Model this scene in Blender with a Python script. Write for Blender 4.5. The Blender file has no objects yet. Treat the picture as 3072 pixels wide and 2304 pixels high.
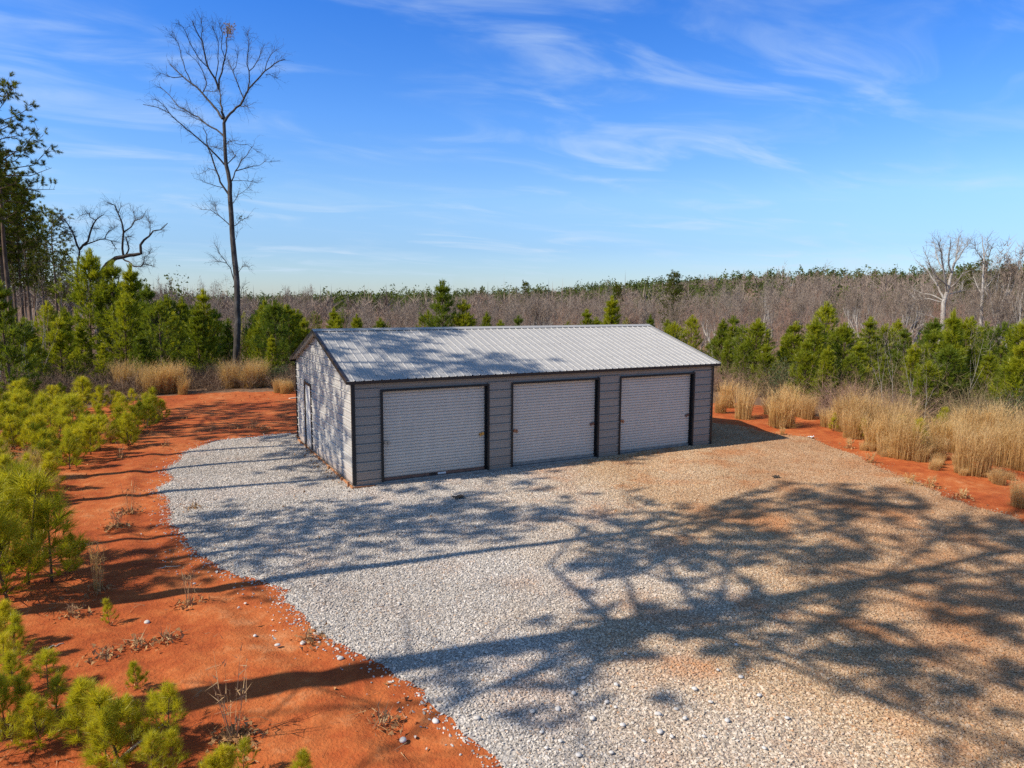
import bpy, math, random
import numpy as np
from mathutils import Matrix, Vector

random.seed(7)
rng = np.random.default_rng(11)
sc = bpy.context.scene
COL = sc.collection
R = math.radians

# ------------------------------------------------------------------ camera
CAM = np.array([-4.6454, -17.4914, 4.7123])
F_PX, PITCH, ROLL, AZ = 2131.7, 0.1182, 0.0050, 0.4824       # for a 3072 x 2304 frame
_fw = np.array([math.sin(AZ) * math.cos(PITCH), math.cos(AZ) * math.cos(PITCH), -math.sin(PITCH)])
_r = np.array([math.cos(AZ), -math.sin(AZ), 0.0])
_u = np.cross(_r, _fw)
_r2 = _r * math.cos(ROLL) + _u * math.sin(ROLL)
_u2 = -_r * math.sin(ROLL) + _u * math.cos(ROLL)
cam_data = bpy.data.cameras.new("camera")
cam = bpy.data.objects.new("camera", cam_data)
COL.objects.link(cam)
cam.matrix_world = Matrix(((_r2[0], _u2[0], -_fw[0], CAM[0]), (_r2[1], _u2[1], -_fw[1], CAM[1]),
                           (_r2[2], _u2[2], -_fw[2], CAM[2]), (0, 0, 0, 1)))
cam_data.sensor_width = 36.0
cam_data.lens = F_PX / 3072 * 36.0
cam_data.clip_start = 0.1
cam_data.clip_end = 9000
sc.camera = cam

# ------------------------------------------------------------------ sky and sun
SUN_AZ, SUN_EL = R(-6.0), R(42.0)            # the way the shadows run (from +x), height of the sun
sun_vec = Vector((-math.cos(SUN_AZ) * math.cos(SUN_EL), -math.sin(SUN_AZ) * math.cos(SUN_EL), math.sin(SUN_EL)))
world = bpy.data.worlds.new("World")
sc.world = world
world.use_nodes = True
nt = world.node_tree
nt.nodes.clear()
def N(t, **kw):
    n = nt.nodes.new(t)
    for k, v in kw.items():
        setattr(n, k, v)
    return n
out = N("ShaderNodeOutputWorld")
bg = N("ShaderNodeBackground")
sky = N("ShaderNodeTexSky", sky_type='NISHITA')
sky.sun_disc = False
sky.sun_elevation = SUN_EL
sky.sun_rotation = math.atan2(sun_vec.x, sun_vec.y)
sky.altitude = 200
sky.air_density = 1.0
sky.dust_density = 0.3
sky.ozone_density = 3.0
hsv = N("ShaderNodeHueSaturation")
hsv.inputs['Saturation'].default_value = 1.22
hsv.inputs['Value'].default_value = 1.0
tc = N("ShaderNodeTexCoord")
sep = N("ShaderNodeSeparateXYZ")
nt.links.new(tc.outputs['Generated'], sep.inputs[0])
mz = N("ShaderNodeMath", operation='MAXIMUM'); mz.inputs[1].default_value = 0.03
nt.links.new(sep.outputs['Z'], mz.inputs[0])
za = N("ShaderNodeMath", operation='ADD'); za.inputs[1].default_value = 0.10
nt.links.new(mz.outputs[0], za.inputs[0])
dx = N("ShaderNodeMath", operation='DIVIDE'); dy = N("ShaderNodeMath", operation='DIVIDE')
nt.links.new(sep.outputs['X'], dx.inputs[0]); nt.links.new(za.outputs[0], dx.inputs[1])
nt.links.new(sep.outputs['Y'], dy.inputs[0]); nt.links.new(za.outputs[0], dy.inputs[1])
cmb = N("ShaderNodeCombineXYZ")
nt.links.new(dx.outputs[0], cmb.inputs[0]); nt.links.new(dy.outputs[0], cmb.inputs[1])
mp = N("ShaderNodeMapping")
mp.inputs['Rotation'].default_value = (0, 0, R(16))
mp.inputs['Scale'].default_value = (0.62, 1.25, 1)
mp.inputs['Location'].default_value = (1.3, 0.4, 0)
nt.links.new(cmb.outputs[0], mp.inputs[0])
n1 = N("ShaderNodeTexNoise"); n1.inputs['Scale'].default_value = 2.0; n1.inputs['Detail'].default_value = 9; n1.inputs['Roughness'].default_value = 0.55; n1.inputs['Distortion'].default_value = 0.9
n2 = N("ShaderNodeTexNoise"); n2.inputs['Scale'].default_value = 0.8; n2.inputs['Detail'].default_value = 4
nt.links.new(mp.outputs[0], n1.inputs['Vector']); nt.links.new(mp.outputs[0], n2.inputs['Vector'])
mr = N("ShaderNodeMapRange"); mr.interpolation_type = 'SMOOTHSTEP'
mr.inputs['From Min'].default_value = 0.43; mr.inputs['From Max'].default_value = 0.78
nt.links.new(n1.outputs['Fac'], mr.inputs['Value'])
mr2 = N("ShaderNodeMapRange"); mr2.interpolation_type = 'SMOOTHSTEP'
mr2.inputs['From Min'].default_value = 0.34; mr2.inputs['From Max'].default_value = 0.6
nt.links.new(n2.outputs['Fac'], mr2.inputs['Value'])
mm = N("ShaderNodeMath", operation='MULTIPLY')
nt.links.new(mr.outputs[0], mm.inputs[0]); nt.links.new(mr2.outputs[0], mm.inputs[1])
mk = N("ShaderNodeMath", operation='MULTIPLY'); mk.inputs[1].default_value = 0.58
nt.links.new(mm.outputs[0], mk.inputs[0])
mix = N("ShaderNodeMix", data_type='RGBA')
nt.links.new(mk.outputs[0], mix.inputs[0])
SKY_STRENGTH = 0.122
tint = N("ShaderNodeMix", data_type='RGBA', blend_type='MULTIPLY'); tint.inputs[0].default_value = 1.0
grad = N("ShaderNodeValToRGB")                    # sky tint: deepest blue partway up, warmed overhead to neutralise the shade
ge = grad.color_ramp.elements
ge[0].position = 0.02; ge[0].color = (0.43, 0.50, 0.68, 1)
ge[1].position = 0.36; ge[1].color = (0.34, 0.59, 0.95, 1)
for pz, cz_ in ((0.07, (0.44, 0.51, 0.68, 1)), (0.134, (0.66, 0.68, 0.76, 1)), (0.235, (0.54, 0.68, 0.91, 1)), (0.60, (0.66, 0.63, 0.62, 1)), (0.9, (0.78, 0.68, 0.56, 1))):
    e_ = ge.new(pz); e_.color = cz_
gs = N("ShaderNodeVectorMath", operation='SCALE'); gs.inputs['Scale'].default_value = 1.5
nt.links.new(sep.outputs['Z'], grad.inputs[0]); nt.links.new(grad.outputs[0], gs.inputs[0]); nt.links.new(gs.outputs[0], tint.inputs[7])
nt.links.new(sky.outputs[0], hsv.inputs['Color'])
nt.links.new(hsv.outputs[0], tint.inputs[6])
nt.links.new(tint.outputs[2], mix.inputs[6])
mix.inputs[7].default_value = (4.3, 5.3, 6.5, 1)          # thin ice cloud
nt.links.new(mix.outputs[2], bg.inputs['Color'])
bg.inputs['Strength'].default_value = SKY_STRENGTH
nt.links.new(bg.outputs[0], out.inputs[0])

sun_data = bpy.data.lights.new("sun", 'SUN')
sun_data.energy = 5.0
sun_data.angle = R(0.5)
sun_data.color = (1.0, 0.925, 0.81)
sun = bpy.data.objects.new("sun", sun_data)
COL.objects.link(sun)
sun.rotation_euler = sun_vec.to_track_quat('Z', 'Y').to_euler()
sun.location = (-30, 5, 40)

vs = sc.view_settings
vs.view_transform = 'Standard'
vs.look = 'None'
vs.exposure = 0.30
vs.gamma = 1.0
vs.use_curve_mapping = False
sc.render.engine = 'CYCLES'
sc.cycles.use_denoising = False
sc.cycles.max_bounces = 6
sc.cycles.diffuse_bounces = 3
sc.cycles.glossy_bounces = 2
sc.cycles.transmission_bounces = 3
sc.cycles.transparent_max_bounces = 4
sc.cycles.caustics_reflective = False
sc.cycles.caustics_refractive = False

# ------------------------------------------------------------------ view helpers (a pixel of the photograph -> a place)
S = 3072 / 2212.0
def ray(x, y):
    return _fw + _r2 * (x - 1536) / F_PX - _u2 * (y - 1152) / F_PX
def at(x, y, depth):                         # photograph pixel (3072 wide) at a distance along the view
    return CAM + ray(x, y) * depth
def on_ground(x, y, z=-0.06):                # pixel of the 2212-wide view -> ground point
    d = ray(x * S, y * S)
    return CAM + d * ((z - CAM[2]) / d[2])

# ------------------------------------------------------------------ numpy noise and terrain
_perm = rng.random((256, 256))
def vnoise(x, y):
    x = np.asarray(x, float); y = np.asarray(y, float)
    xi = np.floor(x).astype(int); yi = np.floor(y).astype(int)
    fx = x - xi; fy = y - yi
    fx = fx * fx * (3 - 2 * fx); fy = fy * fy * (3 - 2 * fy)
    a = _perm[xi & 255, yi & 255]; b = _perm[(xi + 1) & 255, yi & 255]
    c = _perm[xi & 255, (yi + 1) & 255]; d = _perm[(xi + 1) & 255, (yi + 1) & 255]
    return (a * (1 - fx) + b * fx) * (1 - fy) + (c * (1 - fx) + d * fx) * fy - 0.5
def fbm(x, y, o=4):
    s = 0; k = 1.0
    for i in range(o):
        s = s + k * vnoise(x * 2 ** i + 17.3 * i, y * 2 ** i + 5.1 * i); k *= 0.5
    return s
def sstep(a, b, x):
    t = np.clip((np.asarray(x, float) - a) / (b - a), 0, 1)
    return t * t * (3 - 2 * t)

GRAVEL_PX = [(640, 938), (560, 940), (470, 950), (405, 972), (368, 1010), (356, 1060), (366, 1110), (382, 1150), (402, 1180),
             (440, 1202), (482, 1226), (545, 1252), (600, 1292), (640, 1332), (680, 1368), (742, 1392), (792, 1430), (862, 1472),
             (932, 1532), (1000, 1592), (1050, 1640), (1085, 1700)]
GP = [tuple(on_ground(*q)[:2]) for q in GRAVEL_PX]
GP = [(3.0, 8.6), (0.6, 8.2)] + GP[1:] + [(-1.3, -14.0), (-0.8, -19), (16, -22), (17, -14)]
for q in [(2290, 1150), (2212, 1128), (2120, 1098), (2000, 1048), (1930, 1020), (1850, 985), (1790, 962), (1740, 946), (1690, 940), (1640, 930), (1590, 922), (1556, 918)]:
    GP.append(tuple(on_ground(*q)[:2]))
GP += [(13.2, 6.5), (12.6, 8.4)]
GP = np.array(GP)
def sdf(poly, x, y):                          # signed distance, > 0 inside
    x = np.asarray(x, float); y = np.asarray(y, float)
    d = np.full(x.shape, 1e9); ins = np.zeros(x.shape, bool)
    n = len(poly)
    for i in range(n):
        ax, ay = poly[i]; bx, by = poly[(i + 1) % n]
        ex, ey = bx - ax, by - ay
        t = np.clip(((x - ax) * ex + (y - ay) * ey) / (ex * ex + ey * ey + 1e-12), 0, 1)
        d = np.minimum(d, np.hypot(x - ax - t * ex, y - ay - t * ey))
        c = ((ay > y) != (by > y)) & (x < (bx - ax) * (y - ay) / (by - ay + 1e-12) + ax)
        ins ^= c
    return np.where(ins, d, -d)
def gravel_sd(x, y):
    return sdf(GP, x, y) + 0.42 * fbm(np.asarray(x) * 0.9, np.asarray(y) * 0.9, 4) + 0.10 * vnoise(np.asarray(x) * 7, np.asarray(y) * 7)

def height(x, y):
    x = np.asarray(x, float); y = np.asarray(y, float)
    rx = x - CAM[0]; ry = y - CAM[1]
    r = np.hypot(rx, ry)
    th = np.degrees(np.arctan2(rx, ry)) - math.degrees(AZ)      # bearing from the view axis, + to the right
    th = (th + 180) % 360 - 180
    z = np.full(x.shape, -0.09)
    z = z + 0.05 * sstep(1, 11, x) * sstep(9, 4, np.abs(y + 1))
    side = sstep(-8, 34, th)
    z = z - sstep(42, 95, r) * (5.2 - 2.6 * side) * sstep(-44, -18, th)
    z = z + sstep(44, 120, r) * 2.5 * sstep(-14, -36, th)
    hill = np.interp(th, [-40, -20, -8, 0, 10, 20, 32, 60], [-5, -4, 1.0, 5.0, 11.5, 21.0, 21.0, 18.0])
    z = z + sstep(170, 720, r) * hill
    z = z + sstep(40, 130, r) * 1.8 * fbm(x / 55, y / 55, 3) + sstep(250, 600, r) * 3.5 * fbm(x / 190, y / 190, 2)
    amp = sstep(60, 3, r) * 0.05 + 0.02
    z = z + amp * fbm(x / 2.6, y / 2.6, 3)
    return z
def hz(x, y):
    return float(height(np.array([x]), np.array([y]))[0])
def pad_height(x, y):
    s = gravel_sd(x, y)
    flat = -0.09 + 0.05 * sstep(1, 11, x) * sstep(9, 4, np.abs(np.asarray(y) + 1))
    zz = np.maximum(height(x, y), flat - 0.01)
    return zz - 0.03 + 0.055 * sstep(-0.10, 0.22, s), s

# ------------------------------------------------------------------ materials
MATS = {}
def mat(name):
    m = bpy.data.materials.new(name); m.use_nodes = True
    m.node_tree.nodes.clear(); MATS[name] = m
    return m, m.node_tree
def nd(t, typ, **kw):
    n = t.nodes.new(typ)
    for k, v in kw.items():
        if k.startswith('i_'):
            n.inputs[k[2:].replace('_', ' ')].default_value = v
        else:
            setattr(n, k, v)
    return n
def ramp(t, fac, stops, interp='LINEAR'):
    n = t.nodes.new("ShaderNodeValToRGB"); n.color_ramp.interpolation = interp
    e = n.color_ramp.elements
    while len(e) < len(stops): e.new(0.5)
    for el, (p, c) in zip(e, stops):
        el.position = p; el.color = (*c, 1) if len(c) == 3 else c
    t.links.new(fac, n.inputs[0]); return n.outputs[0]
def mixc(t, fac, a, b, blend='MIX'):
    n = t.nodes.new("ShaderNodeMix"); n.data_type = 'RGBA'; n.blend_type = blend
    for s, v in ((n.inputs[0], fac), (n.inputs[6], a), (n.inputs[7], b)):
        if hasattr(v, 'is_linked') or hasattr(v, 'links'): t.links.new(v, s)
        else: s.default_value = v if not isinstance(v, tuple) or len(v) == 4 else (*v, 1)
    return n.outputs[2]
def math_(t, op, a, b=None, clamp=False):
    n = t.nodes.new("ShaderNodeMath"); n.operation = op; n.use_clamp = clamp
    for s, v in zip(n.inputs, (a, b)):
        if v is None: continue
        if hasattr(v, 'links'): t.links.new(v, s)
        else: s.default_value = v
    return n.outputs[0]
def noise(t, vec, scale, detail=4, rough=0.55, dist=0.0):
    n = nd(t, "ShaderNodeTexNoise"); n.inputs['Scale'].default_value = scale; n.inputs['Detail'].default_value = detail
    n.inputs['Roughness'].default_value = rough; n.inputs['Distortion'].default_value = dist
    t.links.new(vec, n.inputs['Vector']); return n.outputs['Fac']
def principled(t, col, rough=0.8, metal=0.0, bump=None, bstr=0.3, bdist=0.02, spec=0.3):
    o = t.nodes.new("ShaderNodeOutputMaterial"); p = t.nodes.new("ShaderNodeBsdfPrincipled")
    for s, v in ((p.inputs['Base Color'], col), (p.inputs['Roughness'], rough), (p.inputs['Metallic'], metal)):
        if hasattr(v, 'links'): t.links.new(v, s)
        else: s.default_value = (*v, 1) if isinstance(v, tuple) and len(v) == 3 else v
    p.inputs['Specular IOR Level'].default_value = spec
    if bump is not None:
        b = t.nodes.new("ShaderNodeBump"); b.inputs['Strength'].default_value = bstr; b.inputs['Distance'].default_value = bdist
        t.links.new(bump, b.inputs['Height']); t.links.new(b.outputs[0], p.inputs['Normal'])
    t.links.new(p.outputs[0], o.inputs[0]); return p

def wpos(t):
    return t.nodes.new("ShaderNodeNewGeometry").outputs['Position']
def objrand(t):
    return t.nodes.new("ShaderNodeObjectInfo").outputs['Random']

def metal_paint(name, c, rough=0.42, metal=0.15, var=0.06, streak=True, dirt=None):
    m, t = mat(name)
    P = wpos(t)
    f = noise(t, P, 1.7, 5)
    mpn = nd(t, "ShaderNodeMapping"); t.links.new(P, mpn.inputs[0]); mpn.inputs['Scale'].default_value = (9, 9, 0.6)
    st = noise(t, mpn.outputs[0], 1.0, 4, 0.6)
    k = math_(t, 'ADD', math_(t, 'MULTIPLY', f, 0.5), math_(t, 'MULTIPLY', st, 0.5))
    lo = tuple(v * (1 - var * 2.2) for v in c); hi = tuple(min(1, v * (1 + var * 2.2)) for v in c)
    col = ramp(t, k, [(0.3, lo), (0.7, hi)])
    col = mixc(t, math_(t, 'MULTIPLY', objrand(t), 0.10), col, tuple(v * 0.72 for v in c))
    if dirt:
        sp = nd(t, "ShaderNodeSeparateXYZ"); t.links.new(P, sp.inputs[0])
        zf = nd(t, "ShaderNodeMapRange"); zf.inputs['From Min'].default_value = 0.55; zf.inputs['From Max'].default_value = -0.05
        t.links.new(sp.outputs[2], zf.inputs[0])
        g = math_(t, 'MULTIPLY', zf.outputs[0], math_(t, 'ADD', math_(t, 'MULTIPLY', st, 0.9), -0.1), True)
        col = mixc(t, math_(t, 'MULTIPLY', g, dirt), col, (0.42, 0.19, 0.08))
    r = math_(t, 'ADD', math_(t, 'MULTIPLY', f, 0.2), rough - 0.1)
    principled(t, col, r, metal, noise(t, P, 3.0, 2), 0.06, 0.05, 0.4)
    return m
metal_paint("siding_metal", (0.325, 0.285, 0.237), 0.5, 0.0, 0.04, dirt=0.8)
metal_paint("siding_metal_lit", (0.50, 0.47, 0.42), 0.42, 0.1, 0.05, dirt=0.8)  # lighter copy of the siding; sunlight on the left gable is in the colour
metal_paint("door_metal", (0.63, 0.56, 0.465), 0.5, 0.0, 0.04, dirt=0.5)
metal_paint("roof_metal", (0.395, 0.375, 0.345), 0.5, 0.05, 0.035)
metal_paint("trim_brown", (0.032, 0.022, 0.018), 0.40, 0.0, 0.1)
metal_paint("trim_black", (0.014, 0.014, 0.015), 0.42, 0.0, 0.1)
metal_paint("walk_door_paint", (0.66, 0.63, 0.57), 0.45, 0.0, 0.05, dirt=0.6)
metal_paint("steel", (0.45, 0.44, 0.42), 0.35, 0.8, 0.1)
metal_paint("brass", (0.55, 0.34, 0.10), 0.35, 0.6, 0.1)
metal_paint("rail_red_brown", (0.19, 0.095, 0.065), 0.55, 0.0, 0.25)
metal_paint("sticker_white", (0.68, 0.68, 0.66), 0.6, 0.0, 0.1)
metal_paint("latch_orange", (0.40, 0.17, 0.08), 0.5, 0.2, 0.2)

def simple(name, stops, scale=4.0, rough=0.85, bstr=0.4, bdist=0.02, aniso=None, orand=0.0, orcol=(0, 0, 0), spec=0.2):
    m, t = mat(name)
    P = wpos(t); V = P
    if aniso:
        mpn = nd(t, "ShaderNodeMapping"); t.links.new(P, mpn.inputs[0]); mpn.inputs['Scale'].default_value = aniso; V = mpn.outputs[0]
    f = noise(t, V, scale, 6, 0.6)
    col = ramp(t, f, stops)
    if orand: col = mixc(t, math_(t, 'MULTIPLY', objrand(t), orand), col, orcol)
    principled(t, col, rough, 0, f, bstr, bdist, spec)
    return m
simple("concrete", [(0.3, (0.19, 0.175, 0.155)), (0.6, (0.33, 0.30, 0.265)), (0.75, (0.40, 0.21, 0.11))], 5)
simple("form_board", [(0.3, (0.33, 0.13, 0.055)), (0.6, (0.46, 0.21, 0.09)), (0.8, (0.42, 0.27, 0.15))], 6, aniso=(6, 1.2, 6))
simple("plank_pale", [(0.3, (0.48, 0.37, 0.25)), (0.7, (0.62, 0.52, 0.38))], 6)
simple("bark_hero", [(0.30, (0.036, 0.030, 0.026)), (0.52, (0.075, 0.064, 0.055)), (0.72, (0.16, 0.142, 0.125))], 5, 0.9, 0.9, 0.05, (1, 1, 0.28))
simple("bark_dark", [(0.3, (0.038, 0.030, 0.024)), (0.7, (0.10, 0.08, 0.062))], 6, 0.9, 0.8, 0.04, (1, 1, 0.3))
simple("bark_pine", [(0.3, (0.055, 0.037, 0.026)), (0.55, (0.13, 0.083, 0.055)), (0.75, (0.20, 0.145, 0.105))], 4, 0.9, 0.9, 0.05, (1, 1, 0.35))
simple("bark_grey", [(0.3, (0.20, 0.165, 0.135)), (0.6, (0.34, 0.295, 0.25)), (0.8, (0.48, 0.43, 0.38))], 3, 0.9, 0.6, 0.03, (1, 1, 0.3), 0.55, (0.20, 0.155, 0.125))
simple("bark_pale", [(0.3, (0.26, 0.225, 0.185)), (0.7, (0.46, 0.42, 0.365))], 5, 0.9, 0.6, 0.03, (1, 1, 0.5))
simple("twig_grey", [(0.3, (0.19, 0.150, 0.115)), (0.7, (0.34, 0.28, 0.22))], 0.8, 0.9, 0, 0.01, None, 0.5, (0.25, 0.165, 0.115))
simple("twig_red", [(0.3, (0.20, 0.115, 0.085)), (0.7, (0.34, 0.205, 0.15))], 0.8, 0.9, 0, 0.01, None, 0.4, (0.26, 0.17, 0.10))
simple("twig_brown", [(0.3, (0.13, 0.082, 0.05)), (0.7, (0.29, 0.195, 0.125))], 1.2, 0.9, 0, 0.01)
simple("twig_olive", [(0.3, (0.16, 0.125, 0.05)), (0.7, (0.33, 0.27, 0.13))], 0.9, 0.9, 0, 0.01)
simple("dead_leaf", [(0.3, (0.25, 0.12, 0.05)), (0.55, (0.38, 0.20, 0.08)), (0.75, (0.48, 0.33, 0.17))], 9, 0.85, 0, 0.01)
simple("straw", [(0.3, (0.30, 0.17, 0.08)), (0.7, (0.52, 0.36, 0.19))], 7, 0.85, 0, 0.01)
simple("stick_pale", [(0.3, (0.45, 0.38, 0.28)), (0.7, (0.62, 0.55, 0.44))], 5, 0.85)
simple("white_stone", [(0.3, (0.46, 0.42, 0.37)), (0.7, (0.66, 0.61, 0.55))], 12, 0.8, 0.4, 0.01)
simple("dark_debris", [(0.3, (0.03, 0.025, 0.02)), (0.7, (0.10, 0.075, 0.055))], 9)

def leafy(name, stops, trans=0.35, orand=0.45, orcol=(0.05, 0.085, 0.015), scale=1.6, tip=None, gloss=0.0):
    """needles, leaves and dry blades: diffuse and translucent"""
    m, t = mat(name)
    P = wpos(t)
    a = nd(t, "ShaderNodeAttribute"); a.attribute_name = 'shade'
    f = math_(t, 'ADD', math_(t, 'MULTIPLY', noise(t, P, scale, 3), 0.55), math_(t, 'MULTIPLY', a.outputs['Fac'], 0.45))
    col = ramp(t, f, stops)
    col = mixc(t, math_(t, 'MULTIPLY', objrand(t), orand), col, orcol)
    d = nd(t, "ShaderNodeBsdfDiffuse"); tr = nd(t, "ShaderNodeBsdfTranslucent")
    t.links.new(col, d.inputs[0])
    br = mixc(t, 1.0, col, (1.25, 1.2, 0.7, 1), 'MULTIPLY')
    t.links.new(br, tr.inputs[0])
    mx = nd(t, "ShaderNodeMixShader"); mx.inputs[0].default_value = trans
    t.links.new(d.outputs[0], mx.inputs[1]); t.links.new(tr.outputs[0], mx.inputs[2])
    o = nd(t, "ShaderNodeOutputMaterial")
    if gloss:
        g = nd(t, "ShaderNodeBsdfGlossy"); g.inputs['Roughness'].default_value = 0.4
        m2 = nd(t, "ShaderNodeMixShader"); m2.inputs[0].default_value = gloss
        t.links.new(mx.outputs[0], m2.inputs[1]); t.links.new(g.outputs[0], m2.inputs[2]); t.links.new(m2.outputs[0], o.inputs[0])
    else:
        t.links.new(mx.outputs[0], o.inputs[0])
    return m
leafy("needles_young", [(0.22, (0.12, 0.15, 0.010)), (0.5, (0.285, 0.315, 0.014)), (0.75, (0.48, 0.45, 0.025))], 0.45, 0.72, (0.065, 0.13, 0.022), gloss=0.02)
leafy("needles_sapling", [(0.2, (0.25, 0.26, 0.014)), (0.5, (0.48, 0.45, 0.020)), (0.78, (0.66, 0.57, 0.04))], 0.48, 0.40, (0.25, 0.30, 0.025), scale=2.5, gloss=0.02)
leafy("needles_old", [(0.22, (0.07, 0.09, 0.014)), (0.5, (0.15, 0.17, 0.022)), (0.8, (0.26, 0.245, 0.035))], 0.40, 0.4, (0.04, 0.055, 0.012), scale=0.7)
leafy("needles_far", [(0.25, (0.045, 0.068, 0.016)), (0.55, (0.085, 0.110, 0.024)), (0.8, (0.135, 0.145, 0.03))], 0.2, 0.3, (0.04, 0.055, 0.018), scale=0.05)
leafy("broomsedge", [(0.22, (0.27, 0.135, 0.045)), (0.5, (0.62, 0.39, 0.15)), (0.78, (0.86, 0.66, 0.36))], 0.38, 0.55, (0.42, 0.27, 0.13), scale=2.0)
leafy("shrub_green", [(0.25, (0.05, 0.075, 0.03)), (0.7, (0.13, 0.15, 0.07))], 0.2, 0.3, (0.08, 0.09, 0.05), scale=3)
leafy("oak_leaf_tan", [(0.25, (0.22, 0.12, 0.03)), (0.7, (0.40, 0.26, 0.07))], 0.3, 0.0, scale=3)

# gravel stones: each stone has its own tone; whole areas are stained by clay
def gravel_nodes(t, P, rnd):
    big = noise(t, P, 0.20, 4, 0.6)
    sp = nd(t, "ShaderNodeSeparateXYZ"); t.links.new(P, sp.inputs[0])
    # the washed grey stone lies west of a line, the older tan stone east of it
    e = math_(t, 'ADD', math_(t, 'MULTIPLY', sp.outputs[0], 0.105), math_(t, 'MULTIPLY', sp.outputs[1], -0.055))
    e = math_(t, 'ADD', e, math_(t, 'MULTIPLY', big, 1.3))
    mr_ = nd(t, "ShaderNodeMapRange"); mr_.interpolation_type = 'SMOOTHSTEP'
    mr_.inputs['From Min'].default_value = 0.95; mr_.inputs['From Max'].default_value = 1.75
    t.links.new(e, mr_.inputs[0])
    grey = ramp(t, rnd, [(0.0, (0.28, 0.24, 0.20)), (0.35, (0.48, 0.425, 0.36)), (0.7, (0.59, 0.525, 0.45)), (0.93, (0.74, 0.67, 0.58)), (1.0, (0.46, 0.29, 0.17))])
    tan = ramp(t, rnd, [(0.0, (0.28, 0.20, 0.13)), (0.3, (0.49, 0.34, 0.19)), (0.6, (0.60, 0.43, 0.25)), (0.85, (0.66, 0.53, 0.37)), (1.0, (0.50, 0.24, 0.09))])
    col = mixc(t, mr_.outputs[0], grey, tan)
    st = noise(t, P, 0.55, 6, 0.62, 0.4)
    sm = nd(t, "ShaderNodeMapRange"); sm.interpolation_type = 'SMOOTHSTEP'
    sm.inputs['From Min'].default_value = 0.50; sm.inputs['From Max'].default_value = 0.68
    t.links.new(st, sm.inputs[0])
    amt = math_(t, 'MULTIPLY', sm.outputs[0], math_(t, 'ADD', math_(t, 'MULTIPLY', mr_.outputs[0], 0.62), 0.12))
    col = mixc(t, amt, col, (0.48, 0.19, 0.065))
    m3 = nd(t, "ShaderNodeMapRange"); m3.interpolation_type = 'SMOOTHSTEP'          # most clay is trodden in at the far east side
    m3.inputs['From Min'].default_value = 1.35; m3.inputs['From Max'].default_value = 2.1
    t.links.new(e, m3.inputs[0])
    a3 = math_(t, 'MULTIPLY', m3.outputs[0], math_(t, 'ADD', math_(t, 'MULTIPLY', noise(t, P, 1.1, 5, 0.65), 1.3), -0.12), True)
    col = mixc(t, a3, col, (0.36, 0.165, 0.068))
    tone = ramp(t, noise(t, P, 0.33, 3), [(0.35, (0.86, 0.85, 0.84)), (0.65, (1, 1, 1))])
    return mixc(t, 1.0, col, tone, 'MULTIPLY'), sm.outputs[0], mr_.outputs[0]
m, t = mat("gravel_stone")
col, _, _ = gravel_nodes(t, wpos(t), objrand(t))
principled(t, col, 0.85, 0, noise(t, wpos(t), 60, 2), 0.3, 0.01, 0.25)
m, t = mat("gravel_bed")
P = wpos(t)
vor = nd(t, "ShaderNodeTexVoronoi"); vor.inputs['Scale'].default_value = 26; t.links.new(P, vor.inputs['Vector'])
sepc = nd(t, "ShaderNodeSeparateColor"); t.links.new(vor.outputs['Color'], sepc.inputs[0])
col, stain, tanf = gravel_nodes(t, P, sepc.outputs[0])
fines = mixc(t, tanf, (0.36, 0.33, 0.30), (0.46, 0.28, 0.15))
col = mixc(t, ramp(t, vor.outputs['Distance'], [(0.25, (0, 0, 0)), (0.6, (1, 1, 1))]), col, fines)
h = math_(t, 'SUBTRACT', 1.0, vor.outputs['Distance'])
principled(t, col, 0.9, 0, h, 0.8, 0.03, 0.2)

# ground: red clay, litter and dead grass where nobody drives
m, t = mat("ground_clay")
P = wpos(t)
a = nd(t, "ShaderNodeAttribute"); a.attribute_name = 'clay'
b1 = noise(t, P, 0.35, 6, 0.6, 0.3); b2 = noise(t, P, 3.2, 6, 0.65); b3 = noise(t, P, 26, 4, 0.6)
k = math_(t, 'ADD', math_(t, 'MULTIPLY', b1, 0.55), math_(t, 'MULTIPLY', b2, 0.45))
clay = ramp(t, k, [(0.36, (0.25, 0.052, 0.016)), (0.47, (0.39, 0.088, 0.024)), (0.56, (0.48, 0.135, 0.038)), (0.66, (0.57, 0.235, 0.095))])
clay = mixc(t, math_(t, 'MULTIPLY', ramp(t, b3, [(0.35, (1, 1, 1)), (0.6, (0, 0, 0))]), 0.25), clay, (0.27, 0.075, 0.03))
lit = ramp(t, noise(t, P, 5.0, 8, 0.7), [(0.3, (0.085, 0.050, 0.032)), (0.5, (0.18, 0.105, 0.062)), (0.7, (0.33, 0.20, 0.115))])
fac = math_(t, 'ADD', a.outputs['Fac'], math_(t, 'MULTIPLY', math_(t, 'SUBTRACT', noise(t, P, 1.6, 6, 0.7), 0.5), 0.9))
fr = nd(t, "ShaderNodeMapRange"); fr.inputs['From Min'].default_value = 0.35; fr.inputs['From Max'].default_value = 0.62
fr.interpolation_type = 'SMOOTHSTEP'; t.links.new(fac, fr.inputs[0])
col = mixc(t, fr.outputs[0], lit, clay)
hh = math_(t, 'ADD', math_(t, 'MULTIPLY', b2, 0.6), math_(t, 'MULTIPLY', b3, 0.35))
principled(t, col, 0.95, 0, hh, 0.8, 0.08, 0.1)

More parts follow.
